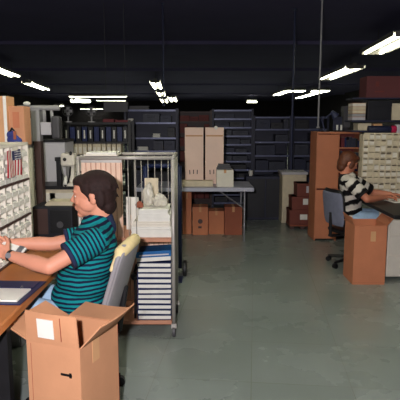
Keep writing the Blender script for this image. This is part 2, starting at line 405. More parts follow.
# dark cabinet with small box (240-283)
t = thing('low_cabinet', 'dark low cabinet between the folding table and the cream cabinet', 'cabinet', ((X(266, 8.5)), 8.7, 0))
box('cabinet_body', -.32, .32, -.2, .2, 0, .72, dkblue, t, .006); box('cabinet_door', -.3, -.01, -.212, -.2, .04, .68, bin_ms[0], t); box('cabinet_door', .01, .3, -.212, -.2, .04, .68, bin_ms[0], t)
carton('small_carton', 'small brown box on the dark low cabinet', 255, 265, 178, 187, 8.6, .14, card_red, flat=.72, tape=False, labelpatch=(.1, .5, .2, .7, white))
a = X(251, 8.6); t = thing('white_cup', 'white cup beside the small brown box', 'cup', (a, 8.6, .72))
bm = BM(); tube(bm, (0, 0, 0), (0, 0, .09), .028, .036, 16); obj('cup_body', bm, white, t, .003)
# cream cabinet E
x0, x1 = X(283, 8.2), X(307, 8.2)
t = thing('supply_cabinet', 'narrow cream cabinet with pale top behind the dark red boxes', 'cabinet', ((x0+x1)/2, 8.4, 0)); w = x1-x0
box('cabinet_body', -w/2, w/2, -.2, .2, 0, .78, cream_d, t, .006); box('cabinet_top', -w/2-.02, w/2+.02, -.22, .22, .78, .82, lgrey, t, .006)
box('cabinet_door', -w/2+.02, w/2-.02, -.212, -.2, .04, .74, cream_d, t)
# pallet and dark red boxes
x0, x1 = X(290, 7.7, 0), X(315, 7.7, 0)
t = thing('wooden_pallet', 'small brown wooden pallet under the dark red boxes', 'pallet', ((x0+x1)/2, 7.9, 0)); w = x1-x0
for k in range(4):
    bm = BM(); bx(bm, -w/2, w/2, -.19+k*.1, -.11+k*.1, .045, .06); obj('deck_board', bm, card_red, t)
for s in (-1, 0, 1):
    bm = BM(); bx(bm, s*(w/2-.03)-.03, s*(w/2-.03)+.03, -.19, .19, 0, .045); obj('runner', bm, brown, t)
drk = mat('dark_red_carton', (112, 56, 46), .7, .1)
z = .06
for a, b, h, lab, pt in ((291, 312, .23, 'bottom dark red box on the pallet, large white label', (.5, .85, .35, .7, white)),
                         (293, 311.5, .2, 'middle dark red box of the stack on the pallet', (.6, .88, .4, .85, white)),
                         (298, 311, .2, 'top narrow dark red box of the stack on the pallet', (.7, .9, .3, .8, lgrey))):
    x0, x1 = X(a, 7.75), X(b, 7.75); w = x1-x0
    t = thing('stacked_carton', lab, 'box', ((x0+x1)/2, 7.9, z), 0, 'dark red boxes stacked on the pallet')
    box('carton_body', -w/2, w/2, -.15, .15, 0, h, drk, t, .005)
    box('carton_lid', -w/2-.004, w/2+.004, -.154, .154, h-.05, h, drk, t, .003)
    o = box('paper_label', -w/2+pt[0]*w, -w/2+pt[1]*w, -.157, -.1545, pt[2]*h, pt[3]*h, pt[4], t, 0); o['label'] = 'white label'
    z += h+.001

# ------------------------------------------------------------------ orange-brown cabinet with open shelves
Y = 6.95; x0, x1, x2 = X(316, Y), X(338, Y), X(363, Y)
t = thing('bookcase', 'tall orange brown wooden cabinet with open dark shelves behind the worker in stripes', 'cabinet', ((x0+x2)/2, Y+.2, 0))
w = x2-x0; xm = x1-(x0+x2)/2; H = 1.45
box('side_panel', -w/2, -w/2+.02, -.2, .2, 0, H, cabwood, t); box('side_panel', w/2-.02, w/2, -.2, .2, 0, H, cabwood, t)
box('side_panel', xm-.01, xm+.01, -.2, .2, 0, H, cabwood, t)
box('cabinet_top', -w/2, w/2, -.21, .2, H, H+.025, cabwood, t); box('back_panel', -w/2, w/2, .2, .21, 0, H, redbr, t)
box('door', -w/2+.005, xm-.002, -.215, -.2, .72, H-.01, cabwood, t); box('door', -w/2+.005, xm-.002, -.215, -.2, .03, .70, cabwood, t)
sz = [.1, .4, .7, .95, 1.1, 1.27]
for z in sz: box('shelf', xm+.01, w/2-.02, -.19, .2, z-.018, z, cabwood, t, 0)
ctr = (x0+x2)/2
bk = [maroon, black, navy, redbr, dkblue2, bin_ms[2]]
for z, zn in zip(sz[2:], sz[3:]+[H]):
    x = ctr+xm+.03
    while x < ctr+w/2-.055:
        tk = random.uniform(.02, .045); h = (zn-z-.03)*random.uniform(.6, .95)
        t = thing('book', 'dark book on the open shelves behind the worker in stripes', 'book', (x+tk/2, Y+.08, z), 0, 'dark books on the open shelves')
        m = random.choice(bk)
        bm = BM(); bx(bm, -tk/2, tk/2, -.08, .08, 0, h); obj('book_cover', bm, m, t, .002)
        box('pages', -tk/2+.003, tk/2-.003, -.075, .078, h-.0005, h+.001, cream_d, t, 0)
        x += tk+.002
# things on its top
tz = H+.025
t = thing('spool_holder', 'dark gadget with two small white spools on the orange brown cabinet', 'gadget', (X(339, 7.05, 1.5), 7.05, tz))
box('holder_base', -.07, .07, -.06, .06, 0, .02, black, t); box('holder_back', -.07, .07, .05, .06, 0, .2, dkblue, t)
for s in (-.025, .03):
    bm = BM(); tube(bm, (s, 0, .02), (s, 0, .09), .014, seg=12); obj('spool', bm, white, t)
t = thing('water_jug', 'grey cylinder standing on the orange brown cabinet', 'jug', (X(346, 7.1, 1.5), 7.12, tz))
bm = BM(); tube(bm, (0, 0, 0), (0, 0, .26), .04, .04, 16); tube(bm, (0, 0, .26), (0, 0, .29), .04, .018, 16); obj('jug_body', bm, dgrey, t, 0, True)
bm = BM(); tube(bm, (0, 0, .29), (0, 0, .32), .02, seg=12); obj('cap', bm, black, t)
t = thing('task_lamp', 'dark angled lamp on the left of the cabinet top', 'lamp', (X(325, 7.05, 1.5), 7.05, tz))
bm = BM(); tube(bm, (0, 0, 0), (0, 0, .015), .06, seg=16); obj('lamp_base', bm, black, t)
bm = BM(); path(bm, [(0, 0, .015), (-.05, 0, .16), (.1, 0, .25)], .008); obj('lamp_arm', bm, dkblue2, t)
bm = BM(); tube(bm, (.08, 0, .27), (.14, 0, .2), .02, .055, 16); obj('lamp_shade', bm, dkblue2, t)

# ------------------------------------------------------------------ right desk, sorter, upper shelf
DZ = .745
dx0, dx1, dy0, dy1 = 1.80, 3.0, 4.75, 6.45
t = thing('work_desk', 'dark topped work desk at the right under the cream sorter', 'desk', (dx0, dy0, 0))
box('desk_top', 0, dx1-dx0, 0, dy1-dy0, DZ-.035, DZ, black, t, .006)
px0 = X(386, 5.2, .3)-dx0
box('cream_pedestal', px0, px0+.45, .42, .72, .03, DZ-.035, cream, t, .006)['label'] = 'cream pedestal'
for k in range(3):
    d = box('drawer', px0+.015, px0+.435, .408, .42, .06+k*.21, .25+k*.21, cream, t)
    box('drawer_handle', px0+.17, px0+.28, .398, .408, .17+k*.21, .185+k*.21, steel, d)
for x, y in ((.04, 1.6), (1.1, .06), (1.1, 1.6)): box('leg', x, x+.04, y, y+.04, 0, DZ-.035, black, t)
# sorter
sx0, sx1, SY = X(361.5, 6.15, 1.1), X(420, 6.15, 1.1), 6.13
t = thing('pigeonhole_sorter', 'cream pigeonhole sorter with many small slots on the right desk', 'sorter', (sx0, SY, DZ)); t.scale = (1, .5, 1)
w = sx1-sx0; H = at(365, 133, SY).z-DZ
nC, nR = 10, 10
bm = BM(); bx(bm, 0, w, .28, .3, 0, H); bx(bm, 0, .012, 0, .3, 0, H); bx(bm, w-.012, w, 0, .3, 0, H); bx(bm, 0, w, 0, .3, 0, .012); bx(bm, 0, w, 0, .3, H-.012, H)
obj('sorter_case', bm, cream_d, t)
bm = BM()
for k in range(1, nC): bx(bm, k*w/nC-.007, k*w/nC+.007, .0, .28, .012, H-.012)
obj('upright_dividers', bm, cream_d, t)
bm = BM()
for k in range(1, nR): bx(bm, .012, w-.012, .002, .28, k*H/nR-.005, k*H/nR+.005)
obj('slot_shelves', bm, cream_d, t)
mag = 'envelopes in the slots of the right sorter'
for i in range(nC):
    for j in range(nR):
        if random.random() < .95:
            ww = w/nC*.78; hh = H/nR*random.uniform(.5, .8)
            o = box('slot_papers', i*w/nC+w/nC*.14, i*w/nC+w/nC*.14+ww, .012, .25, j*H/nR+.007, j*H/nR+.007+hh, cream if random.random() < .6 else cream_d, None, 0)
            o.location = (sx0, SY, DZ); o.scale = (1, .5, 1); tag(o, 'pale papers filling a slot of the cream sorter at right', 'papers', mag)
# upper shelf over the sorter (open bookshelf on legs)
uz = [1.50, 1.62]
ux0, ux1 = X(351.5, 6.5, 1.6), sx1
t = thing('overhead_shelf', 'dark shelf above the cream sorter holding binders and boxes', 'shelf', (ux0, 6.5, 0)); w = ux1-ux0
for x in (X(361.5, 6.75, 1)-ux0, w-.03): box('upright', x, x+.03, .27, .3, 0, 1.9, dkblue, t)
for z in (1.50, 1.625, 1.9): box('shelf_board', 0, w, -.02, .3, z-.02, z, dkblue, t, 0)
def onshelf(name, label, a, b, z, h, d, m, Y=6.5, **k):
    x0, x1 = X(a, Y, 1.6), X(b, Y, 1.6); t = thing(name, label, k.get('cat', 'box'), ((x0+x1)/2, Y+.13, z), 0, k.get('group')); w = x1-x0
    box('box_body', -w/2, w/2, -d/2, d/2, 0, h, m, t, .004); box('box_lid', -w/2-.003, w/2+.003, -d/2-.003, d/2+.003, h*.72, h+.003, m, t, .002)
    return t
for k, m in enumerate((lgrey, grey, cream_d, cream_d, cream)):
    x0, x1 = X(353, 6.5, 1.7), X(366, 6.5, 1.7)
    tt = thing('paper_pad', ['grey pad, bottom of the stack on the overhead shelf', 'grey pad second from the bottom on the overhead shelf', 'tan pad in the middle of the stack on the overhead shelf', 'tan pad second from the top on the overhead shelf', 'cream pad, top of the stack on the overhead shelf'][k], 'paper pad', ((x0+x1)/2, 6.62, 1.627+k*.042), 0, 'paper pads stacked on the overhead shelf')
    ww = x1-x0; box('pages', -ww/2, ww/2, -.1, .1, 0, .036, m, tt, .002); box('backing_board', -ww/2-.002, ww/2+.002, -.102, .102, .036, .04, card, tt, 0)
onshelf('black_box', 'large black box on the overhead shelf right of the paper pads', 367.5, 391, 1.627, .23, .25, bin_ms[0])
onshelf('document_box', 'cream and grey document box at the right edge of the overhead shelf', 392, 412, 1.627, .2, .22, cream_d)
onshelf('card_box', 'cream card box at the left under the overhead shelf', 359, 372, 1.50, .085, .2, cream_d)
onshelf('card_box', 'pink tan card box right of the cream one under the overhead shelf', 374.5, 383, 1.50, .08, .2, card_in)
# roll on top of the sorter
t = thing('fabric_roll', 'dark navy roll with magenta end lying on the cream sorter', 'roll', (X(380, 6.25, 1.4), 6.22, at(365, 133, SY).z+.042))
bm = BM(); tube(bm, (-.16, 0, 0), (.11, 0, 0), .042, seg=20); obj('roll_body', bm, bin_ms[1], t, .004, True)
bm = BM(); tube(bm, (.11, 0, 0), (.17, 0, 0), .043, seg=20); obj('magenta_end', bm, magenta, t, .004, True)['label'] = 'magenta end'
t = thing('paint_can', 'pale small can on the sorter near the right edge', 'can', (X(397, 6.25, 1.4), 6.24, at(365, 133, SY).z))
bm = BM(); tube(bm, (0, 0, 0), (0, 0, .09), .035, seg=16); obj('can_body', bm, lgrey, t); bm = BM(); tube(bm, (0, 0, .09), (0, 0, .1), .037, seg=16); obj('can_lid', bm, grey, t)
# big dark-red carton on top
dred = mat('dull_red_carton', (96, 50, 52), .8, .08, 3)
x0, x1 = X(366.5, 6.6, 2), X(412, 6.6, 2)
t = thing('large_carton', 'large dull red carton on top of the overhead shelf', 'box', ((x0+x1)/2, 6.75, 1.9)); w = x1-x0
h = at(380, 76, 6.6).z-1.9
box('carton_body', -w/2, w/2, -.15, .15, 0, h, dred, t, .006)
bm = BM(); bx(bm, -.17, -.13, -.153, -.15, .14, .2); bx(bm, -.18, -.06, -.153, -.15, .07, .085); obj('printed_mark', bm, redbr, t)
bm = BM(); bx(bm, -w/2, w/2, -.152, -.15, h*.5, h*.505); obj('fold_line', bm, redbr, t)
# things left of pads: dark equipment
onshelf('projector', 'dark grey machine at the left of the overhead shelf', 345, 351.5, 1.53, .28, .15, dgrey, Y=6.95, cat='machine')

# open carton (right)
def flap(t, c0, c1, length, ang, m, out, name='flap', th=.006):
    """flap hinged on the edge c0-c1 at the carton rim; ang = 0 upright, 90 laid outwards"""
    c0 = V(c0); c1 = V(c1); o_ = V(out).normalized(); a = math.radians(ang)
    d = V((0, 0, 1))*math.cos(a)+o_*math.sin(a); nrm = (o_*math.cos(a)-V((0, 0, 1))*math.sin(a))*th/2
    e = (c1-c0).normalized()*.004
    bm = BM()
    q = [c0+e, c1-e, c1-e*2+d*length, c0+e*2+d*length]
    # slight warp: subdivided grid
    N = 6
    g = [[None]*(N+1) for _ in range(N+1)]; g2 = [[None]*(N+1) for _ in range(N+1)]
    for i in range(N+1):
        for j in range(N+1):
            u = i/N; v = j/N
            pnt = (q[0]*(1-u)+q[1]*u)*(1-v)+(q[3]*(1-u)+q[2]*u)*v + nrm*3*math.sin(v*2.2)*math.sin(u*3.1)
            g[i][j] = bm.verts.new(pnt+nrm); g2[i][j] = bm.verts.new(pnt-nrm)
    for i in range(N):
        for j in range(N):
            bm.faces.new((g[i][j], g[i+1][j], g[i+1][j+1], g[i][j+1])); bm.faces.new((g2[i][j+1], g2[i+1][j+1], g2[i+1][j], g2[i][j]))
    for i in range(N):
        for A, B in (((i, 0), (i+1, 0)), ((i, N), (i+1, N)), ((0, i), (0, i+1)), ((N, i), (N, i+1))):
            bm.faces.new((g[A[0]][A[1]], g[B[0]][B[1]], g2[B[0]][B[1]], g2[A[0]][A[1]]))
    return obj(name, bm, m, t)
def open_carton(label, loc, rz, w, d, h, m, flaps, fl):
    t = thing('open_carton', label, 'box', loc, rz)
    k = .006; bm = BM()
    # origin = front right corner; front face along -x, right face along +y
    bx(bm, -w, 0, 0, k, 0, h); bx(bm, -w, 0, d-k, d, 0, h); bx(bm, -k, 0, k, d-k, 0, h); bx(bm, -w, -w+k, k, d-k, 0, h); bx(bm, -w+k, -k, k, d-k, 0, k)
    obj('carton_body', bm, m, t)
    flap(t, (-w, 0, h), (0, 0, h), fl, flaps[0], m, (0, -1, 0)); flap(t, (0, 0, h), (0, d, h), fl, flaps[1], m, (1, 0, 0))
    flap(t, (0, d, h), (-w, d, h), fl, flaps[2], m, (0, 1, 0)); flap(t, (-w, d, h), (-w, 0, h), fl, flaps[3], m, (-1, 0, 0))
    return t
t = open_carton('orange open carton on the floor beside the worker in stripes', (X(386, 5.0, .3), 5.0, 0), 0, .32, .34, .60, card_or, (-172, 40, 105, 20), .085)
bm = BM(); bx(bm, -.16, -.11, -.003, 0, .44, .54); obj('paper_label', bm, card_in, t)['label'] = 'pale orange patch'
bm = BM(); bx(bm, -.32, 0, -.0015, 0, .018, .02); obj('carton_seam', bm, card_red, t)

# ------------------------------------------------------------------ LEFT side: desk, sorter, background
t = thing('assembly_desk', 'orange wood topped desk at the left edge under the open binder', 'desk', (-.84, 1.75, 0))
box('desk_top', -1.0, 0, 0, 1.8, .715, .75, wood, t, .008)
box('edge_band', 0, .004, .002, 1.798, .717, .748, wood, t, 0)
for y in (.5, 1.7):
    bm = BM(); bx(bm, -.09, -.04, y, y+.05, 0, .715); obj('leg', bm, black, t)
    bm = BM(); bx(bm, -.95, -.9, y, y+.05, 0, .715); obj('leg', bm, black, t)
box('side_panel', -.9, -.1, .46, .48, .1, .7, lgrey, t)
box('apron', -.08, -.06, .1, 1.7, .66, .715, steel, t, 0)
# sorter left, faces +X
SX, sy0, sy1 = -1.15, 2.5, 3.5
t = thing('pigeonhole_sorter', 'white multi tier sorter with the flag taped to it, left edge', 'sorter', (SX, sy0, .75))
L = sy1-sy0
bm = BM(); bx(bm, -.3, -.28, 0, L, 0, .72); bx(bm, -.3, 0, L-.02, L, 0, .72); bx(bm, -.3, 0, 0, .02, 0, .72); bx(bm, -.3, 0, 0, L, .7, .72); obj('sorter_case', bm, cream, t, .002)
for k in range(3):
    z0 = k*.235
    box('tier_board', -.28, .004, .02, L-.02, z0, z0+.012, brown, t, 0)['label'] = 'dark tier board'
    bm = BM()
    for r in range(3):
        zz = z0+.014+r*.073
        bx(bm, -.28, -.012, .02, L-.02, zz, zz+.005)
        for c in range(9):
            y0 = .02+c*(L-.04)/9
            bx(bm, -.28, -.005, y0, y0+.008, zz, zz+.073)
    obj('slots', bm, cream, t)
    bm = BM()
    for r in range(3):
        zz = z0+.014+r*.073
        for c in range(9):
            y0 = .02+c*(L-.04)/9; yw = (L-.04)/9
            bx(bm, -.02, -.003, y0+.012, y0+yw-.004, zz, zz+.028)
            bx(bm, -.2, -.012, y0+.018, y0+yw-.012, zz+.005, zz+.04)
    obj('slot_lips', bm, white, t)
# flag
t = thing('paper_flag', 'small hanging flag with red and white stripes and blue corner on the sorter', 'flag', (SX+.012, 3.2, 1.2), 0)
FLy0, FLy1 = None, None
def fl_pt(px, py):   # where a pixel meets the sorter front
    a = (px-200)/F; b = -(py-200)/F
    dy = math.cos(PITCH)+b*math.sin(PITCH); dz = -math.sin(PITCH)+b*math.cos(PITCH); k = (SX+.012)/a
    return dy*k, 1.6+dz*k
ya, za = fl_pt(6, 151); yb, zb = fl_pt(20, 151); _, zc = fl_pt(12, 177)
t.location = (SX+.012, ya, zc); FW = yb-ya; FH = za-zc
bm = BM()
for k in range(13):
    for j in range(10):
        u0, u1 = k/13*FW, (k+1)/13*FW; v0, v1 = j/10*FH, (j+1)/10*FH
        wv = lambda u, v: .006*math.sin(u/FW*7+v/FH*2)
        vs = [bm.verts.new((wv(u, v), u, v)) for u, v in ((u0, v0), (u1, v0), (u1, v1), (u0, v1))]
        f = bm.faces.new(vs); f.material_index = (2 if (k >= 6 and j >= 6) else (0 if k % 2 == 0 else 1))
bmesh.ops.remove_doubles(bm, verts=bm.verts[:], dist=1e-5)
bmesh.ops.solidify(bm, geom=bm.faces[:], thickness=.0015)
obj('flag_cloth', bm, [red, white, fblue], t)
bm = BM()
for i in range(5):
    for j in range(4): ball(bm, (.0085, FW*(.52+.1*i), FH*(.65+.09*j)), (.002, .004, .004), seg=6)
obj('stars', bm, white, t)['label'] = 'white stars'
box('tape', .002, .01, FW*.3, FW*.7, FH-.005, FH+.015, cream, t, 0)
# things on a cabinet behind the sorter
t = thing('storage_cabinet', 'grey cabinet behind the white sorter carrying the cartons', 'cabinet', (-1.7, 3.7, 0))
box('cabinet_body', -.45, .42, -.16, .16, 0, 1.44, grey, t, .006); box('cabinet_door', -.44, -.01, -.172, -.16, .04, 1.4, grey, t); box('cabinet_door', .01, .41, -.172, -.16, .04, 1.4, grey, t)
carton('carton', 'tan carton cut off by the left edge above the white sorter', -14, 8.5, 96, 146, 3.6, .16, card_in, flat=1.44, tape=False, labelpatch=(.86, 1.0, 0, 1, white))
carton('carton', 'reddish tan carton standing between the edge carton and the grey column', 9.5, 25.5, 106, 146, 3.64, .14, card, flat=1.44, tape=False, labelpatch=(.3, .7, .45, .85, card_or))
a = at(13, 145, 3.57)
t = thing('cloth_bag', 'crumpled blue bag in front of the reddish carton on the left', 'bag', (a.x, 3.585, 1.44))
bm = BM(); ball(bm, (0, 0, .04), (.045, .028, .04)); ball(bm, (-.015, 0, .075), (.03, .022, .03)); ball(bm, (.03, 0, .03), (.03, .02, .03)); obj('bag_body', bm, bagblue, t, 0, True)
bm = BM(); path(bm, [(-.02, -.01, .095), (0, -.02, .12), (.02, -.01, .09)], .006); obj('bag_strap', bm, black, t)
bm = BM(); bx(bm, .012, .03, -.034, -.028, .045, .1); obj('red_tag', bm, card_red, t)['label'] = 'red tag'
# grey column machine
Y = 5.0
t = thing('drill_press', 'grey bench machine with tall column and overhead arm behind the sorter', 'machine', (X(33, Y, 1.2), Y+.05, 0))
s = Y/F
bm = BM(); bx(bm, .015, .08, -.05, .05, .0, 1.42); obj('lower_column', bm, brown, t, .004)['label'] = 'brown lower column'
bm = BM(); bx(bm, .0, .08, -.05, .05, 1.42, 1.72); obj('column', bm, grey, t, .004)
bm = BM(); tube(bm, (-.045, -.02, 1.36), (-.045, -.02, 1.7), .038, seg=20); obj('cylinder', bm, lgrey, t, 0, True)
bm = BM(); tube(bm, (-.03, -.02, .0), (-.03, -.02, 1.36), .03, seg=20); obj('lower_pipe', bm, cream, t, 0, True)['label'] = 'cream lower pipe'
bm = BM(); tube(bm, (-.045, -.02, 1.64), (-.045, -.02, 1.71), .042, seg=20); obj('collar', bm, brown, t, 0, True)
bm = BM(); tube(bm, (-.13, -.02, 1.735), (.27, -.02, 1.735), .025, seg=12); obj('overhead_arm', bm, grey, t, 0, True)
bm = BM(); ball(bm, (-.035, -.04, 1.775), (.035, .03, .02)); obj('cap', bm, white, t, 0, True)  # white ball put in as the highlight on the pipe top
bm = BM(); tube(bm, (.12, -.02, 1.72), (.12, -.02, 1.6), .018, seg=10); tube(bm, (.19, -.02, 1.72), (.2, -.02, 1.58), .016, seg=10); obj('spindle', bm, grey, t, 0, True)
box('motor_box', .09, .19, -.06, .04, 1.48, 1.6, lgrey, t, .006)
box('gear_housing', .19, .27, -.06, .06, 1.44, 1.66, dgrey, t, .02)
# light grey cabinet
Y = 5.7; x0, x1 = X(42, Y), X(66, Y)
t = thing('metal_cabinet', 'light grey metal cabinet behind the white bench machine', 'cabinet', ((x0+x1)/2, Y+.2, 0)); w = x1-x0
box('cabinet_body', -w/2, w/2, -.2, .2, 0, 1.385, lgrey, t, .006); box('cabinet_door', -w/2+.01, w/2-.01, -.21, -.2, .03, 1.36, lgrey, t); box('cabinet_top', -w/2-.01, w/2+.01, -.21, .2, 1.385, 1.415, black, t)
box('handle', w/2-.05, w/2-.035, -.225, -.21, .7, .8, steel, t, 0)
# cream cupboard with black worktop
Y = 5.2; x0, x1 = X(28, Y), X(84, Y)
t = thing('low_cupboard', 'cream low cupboard with a black worktop behind the black machine', 'cupboard', ((x0+x1)/2, Y+.2, 0)); w = x1-x0
zt = at(50, 186, Y).z
box('cupboard_body', -w/2+.01, w/2-.01, -.19, .2, 0, zt-.035, cream_d, t); box('worktop', -w/2, w/2, -.21, .2, zt-.035, zt, black, t, .004)
for s in (-1, 1): box('cupboard_door', -w/4+s*w/4-w/4+.07 if s > 0 else -w/2+.02, w/2-.02 if s > 0 else -.01, -.2, -.19, .05, zt-.07, cream, t)
# white bench machine
a = at(67, 186, Y)
t = thing('bench_stapler', 'white bench machine with a black arm and looping black cable on the worktop', 'machine', (a.x, Y+.02, zt))
s = .01
bm = BM(); bx(bm, -.03, .08, -.06, .08, 0, .03); bx(bm, .02, .07, 0, .08, .03, .25); obj('machine_frame', bm, cream, t, .006)
bm = BM(); bx(bm, -.05, .09, -.05, .08, .2, .33); obj('machine_head', bm, cream, t, .02)
bm = BM(); ball(bm, (-.005, -.055, .27), (.018, .012, .018)); obj('adjusting_knob', bm, black, t)
bm = BM(); ball(bm, (.055, -.05, .33), (.015, .015, .02)); obj('adjusting_knob', bm, black, t)
bm = BM(); bx(bm, -.1, -.055, -.03, .01, .0, .27); bx(bm, -.11, -.04, -.035, .015, .25, .29); obj('black_arm', bm, black, t, .006)['label'] = 'black upright arm'
bm = BM(); path(bm, [(-.05, -.06, .18), (-.03, -.07, .11), (-.02, -.08, .03), (0, -.08, .01), (.03, -.08, .05), (.045, -.07, .12), (.05, -.06, .2)], .009); obj('cable', bm, black, t, 0, True)
bm = BM(); tube(bm, (.0, -.09, .02), (.0, -.05, .1), .022, .016, 14); obj('white_chute', bm, white, t, 0, True)
# black machine on low table
Y = 4.6; x0, x1 = X(30, Y, .6), X(80, Y, .6)
t = thing('low_table', 'low grey table under the black machine behind the man', 'table', ((x0+x1)/2, Y+.2, 0)); w = x1-x0
zb = at(50, 238, Y).z
box('table_top', -w/2, w/2, -.2, .22, zb-.03, zb, grey, t)
for sx in (-1, 1):
    for sy in (-1, 1): box('leg', sx*(w/2-.04)-.02, sx*(w/2-.04)+.02, sy*.17-.02, sy*.17+.02, 0, zb-.03, grey, t, 0)
x0, x1 = X(32, Y, .7), X(72, Y, .7); w = x1-x0; zh = at(50, 207, Y).z-zb
t = thing('printer', 'black boxy machine behind the man, left of his chin', 'machine', ((x0+x1)/2, Y+.17, zb))
box('machine_body', -w/2, w/2, -.15, .15, 0, zh, bin_ms[0], t, .012); box('front_panel', -.02, w/2-.015, -.158, -.15, .04, zh-.03, black, t)
bm = BM(); tube(bm, (.07, -.168, .12), (.07, -.158, .12), .03, seg=16); obj('dial', bm, dgrey, t)
box('side_cover', -w/2+.01, -.04, -.156, -.15, .03, zh-.02, brown, t)
a = X(48, Y, .7); 
bm = BM()
for k in range(3): bx(bm, -.13+k*.01, .14-k*.012, -.1, .1, k*.012, k*.012+.011)
o = obj('paper_stack', bm, cream_d); o.location = ((x0+x1)/2+.05, Y+.18, zb+zh); tag(o, 'tan paper stack lying on the black machine', 'paper stack')

# ------------------------------------------------------------------ wire cart
CY = 3.73; cx0, cx1 = X(78, CY, 1.3), X(173, CY, 1); cw = cx1-cx0; cd_ = .5
t = cart = thing('wire_cart', 'tall tubular metal cart with slatted back loaded with papers and binders', 'cart', ((cx0+cx1)/2, CY+cd_/2, 0))
CT = at(130, 158, CY).z
HW = cw/2; HD = cd_/2
for sx in (-1, 1):
    for sy in (-1, 1):
        bm = BM(); tube(bm, (sx*HW, sy*HD, .1), (sx*HW, sy*HD, CT), .014, seg=12); obj('post', bm, galv, t, 0, True)
        bm = BM(); tube(bm, (sx*HW-.012, sy*HD, .04), (sx*HW+.012, sy*HD, .04), .04, seg=20); w_ = obj('caster', bm, dgrey, t, .004)
        bm = BM(); bx(bm, sx*HW-.02, sx*HW+.02, sy*HD-.015, sy*HD+.015, .07, .105); obj('caster_fork', bm, galv, w_)
bm = BM()
for sy in (-1, 1): tube(bm, (-HW, sy*HD, CT), (HW, sy*HD, CT), .013, seg=12)
for sx in (-1, 1): tube(bm, (sx*HW, -HD, CT), (sx*HW, HD, CT), .013, seg=12)
for p_ in ((-HW, -HD), (HW, -HD), (HW, HD), (-HW, HD)): ball(bm, (p_[0], p_[1], CT), (.016,)*3)
obj('top_rail', bm, galv, t, 0, True)
Z1 = at(150, 238.5, CY).z; Z0 = at(150, 321, CY).z
for z in (Z0, Z1):
    o = box('shelf', -HW+.015, HW-.015, -HD, HD, z-.028, z, shelfwood, t, .003)
# slatted panel lower (full) and upper left
def slats(name, x0, x1, y, z0, z1, pitch, parent):
    bm = BM(); bx(bm, x0, x1, y, y+.006, z0, z1, mi=1)
    x = x0
    while x < x1-.005:
        bx(bm, x+.003, min(x+pitch-.003, x1), y-.01, y, z0, z1, mi=0); x += pitch
    return obj(name, bm, [slat, slat_gap], parent)
xs = X(124, CY+.1, 1.1)-(cx0+cx1)/2
slats('slatted_panel', -HW+.016, xs, -HD+.03, Z1+.002, CT-.02, .036, t)
slats('slatted_panel', -HW+.016, HW-.016, HD-.03, Z0+.002, Z1-.03, .04, t)
box('panel_cap', -HW+.016, xs, -HD+.015, -HD+.04, CT-.035, CT-.013, galv, t, 0)
bm = BM()
x = xs+.03
while x < HW: tube(bm, (x, HD, Z1), (x, HD, CT), .0035, seg=6); x += .055
obj('back_wires', bm, galv, t, 0, True)
bm = BM()
y = -HD+.06
while y < HD: tube(bm, (HW, y, Z0), (HW, y, CT), .0035, seg=6); y += .06
tube(bm, (HW, -HD, (Z1+CT)/2), (HW, HD, (Z1+CT)/2), .004, seg=6)
obj('side_wires', bm, galv, t, 0, True)
bm = BM()
x = xs+.05
for x in (xs+.045, xs+.1): tube(bm, (x, -HD+.01, Z1), (x, -HD+.01, CT), .003, seg=6)
obj('front_wires', bm, galv, t, 0, True)
ccx = (cx0+cx1)/2
# papers on the middle shelf
z = Z1+.001
labs = ['wide white paper pile, bottom of the stack on the cart middle shelf', 'second white paper pile from the bottom on the cart middle shelf', 'third white paper pile from the bottom on the cart middle shelf', 'fourth white paper pile on the cart middle shelf', 'topmost narrow white paper pile on the cart middle shelf']
pxs = [(131, 171), (131, 170.5), (133, 170), (138, 170), (138.5, 168)]
for k in range(5):
    a, b = X(pxs[k][0], CY+.03, .9), X(pxs[k][1], CY+.03, .9); h = [.045, .035, .04, .05, .04][k]
    bm = BM(); nn = 5
    for q in range(nn):
        j = random.uniform(-.004, .004); bx(bm, a+j, b+j, CY+.035+j, CY+.32+j, q*h/nn, (q+1)*h/nn-.001)
    o = obj('paper_pile', bm, white if k != 2 else cream, None, 0); o.location = (0, 0, z); tag(o, labs[k], 'paper stack', 'paper piles on the cart middle shelf'); z += h
ZP = z
def blob_bag(label, px, w, h, Y, z, m, lean=0, name='plastic_bag'):
    x = X(px, Y, z); t = thing(name, label, 'bag', (x, Y, z))
    bm = BM(); ball(bm, (0, 0, h*.45), (w/2, w*.3, h*.45), seg=20); ball(bm, (lean, 0, h*.8), (w*.3, w*.2, h*.2), seg=14)
    ball(bm, (w*.25, -.01, h*.3), (w*.25, w*.2, h*.25), seg=12); ball(bm, (-w*.22, -.01, h*.35), (w*.22, w*.22, h*.3), seg=12)
    for v in bm.verts: v.co += V((random.uniform(-1, 1), random.uniform(-1, 1), random.uniform(-1, 1)))*w*.03; v.co.z = max(v.co.z, 0.001)
    obj('bag_body', bm, m, t)
    bm = BM(); tube(bm, (lean, 0, h*.93), (lean*1.4, 0, h*1.05), w*.05, w*.12, 8); obj('bag_neck', bm, m, t)
    return t
blob_bag('crumpled milky plastic bag at the right of the cart paper piles', 160, .12, .10, CY+.15, ZP, bagclear)
blob_bag('upright pale plastic bag at the left of the cart paper piles', 148, .09, .17, CY+.2, ZP, bagclear, .01)
t = blob_bag('small reddish bag beside the upright pale bag on the cart', 139.5, .06, .05, CY+.1, ZP, card_red, 0, 'small_pouch')
t = thing('leaning_folder', 'white folder standing against the slatted panel of the cart', 'folder', (X(129.5, CY+.12, 1), CY+.33, Z1+.001))
t.location.z = Z1+.001
box('folder_cover', -.055, .045, -.012, -.004, 0, .26, white, t, .002); box('papers', -.05, .04, -.004, .006, 0, .25, cream, t, 0)
t = thing('leaning_folder', 'second pale folder leaning deeper in the cart near its back wires', 'folder', (X(152, CY+.4, 1), CY+.43, Z1+.001))
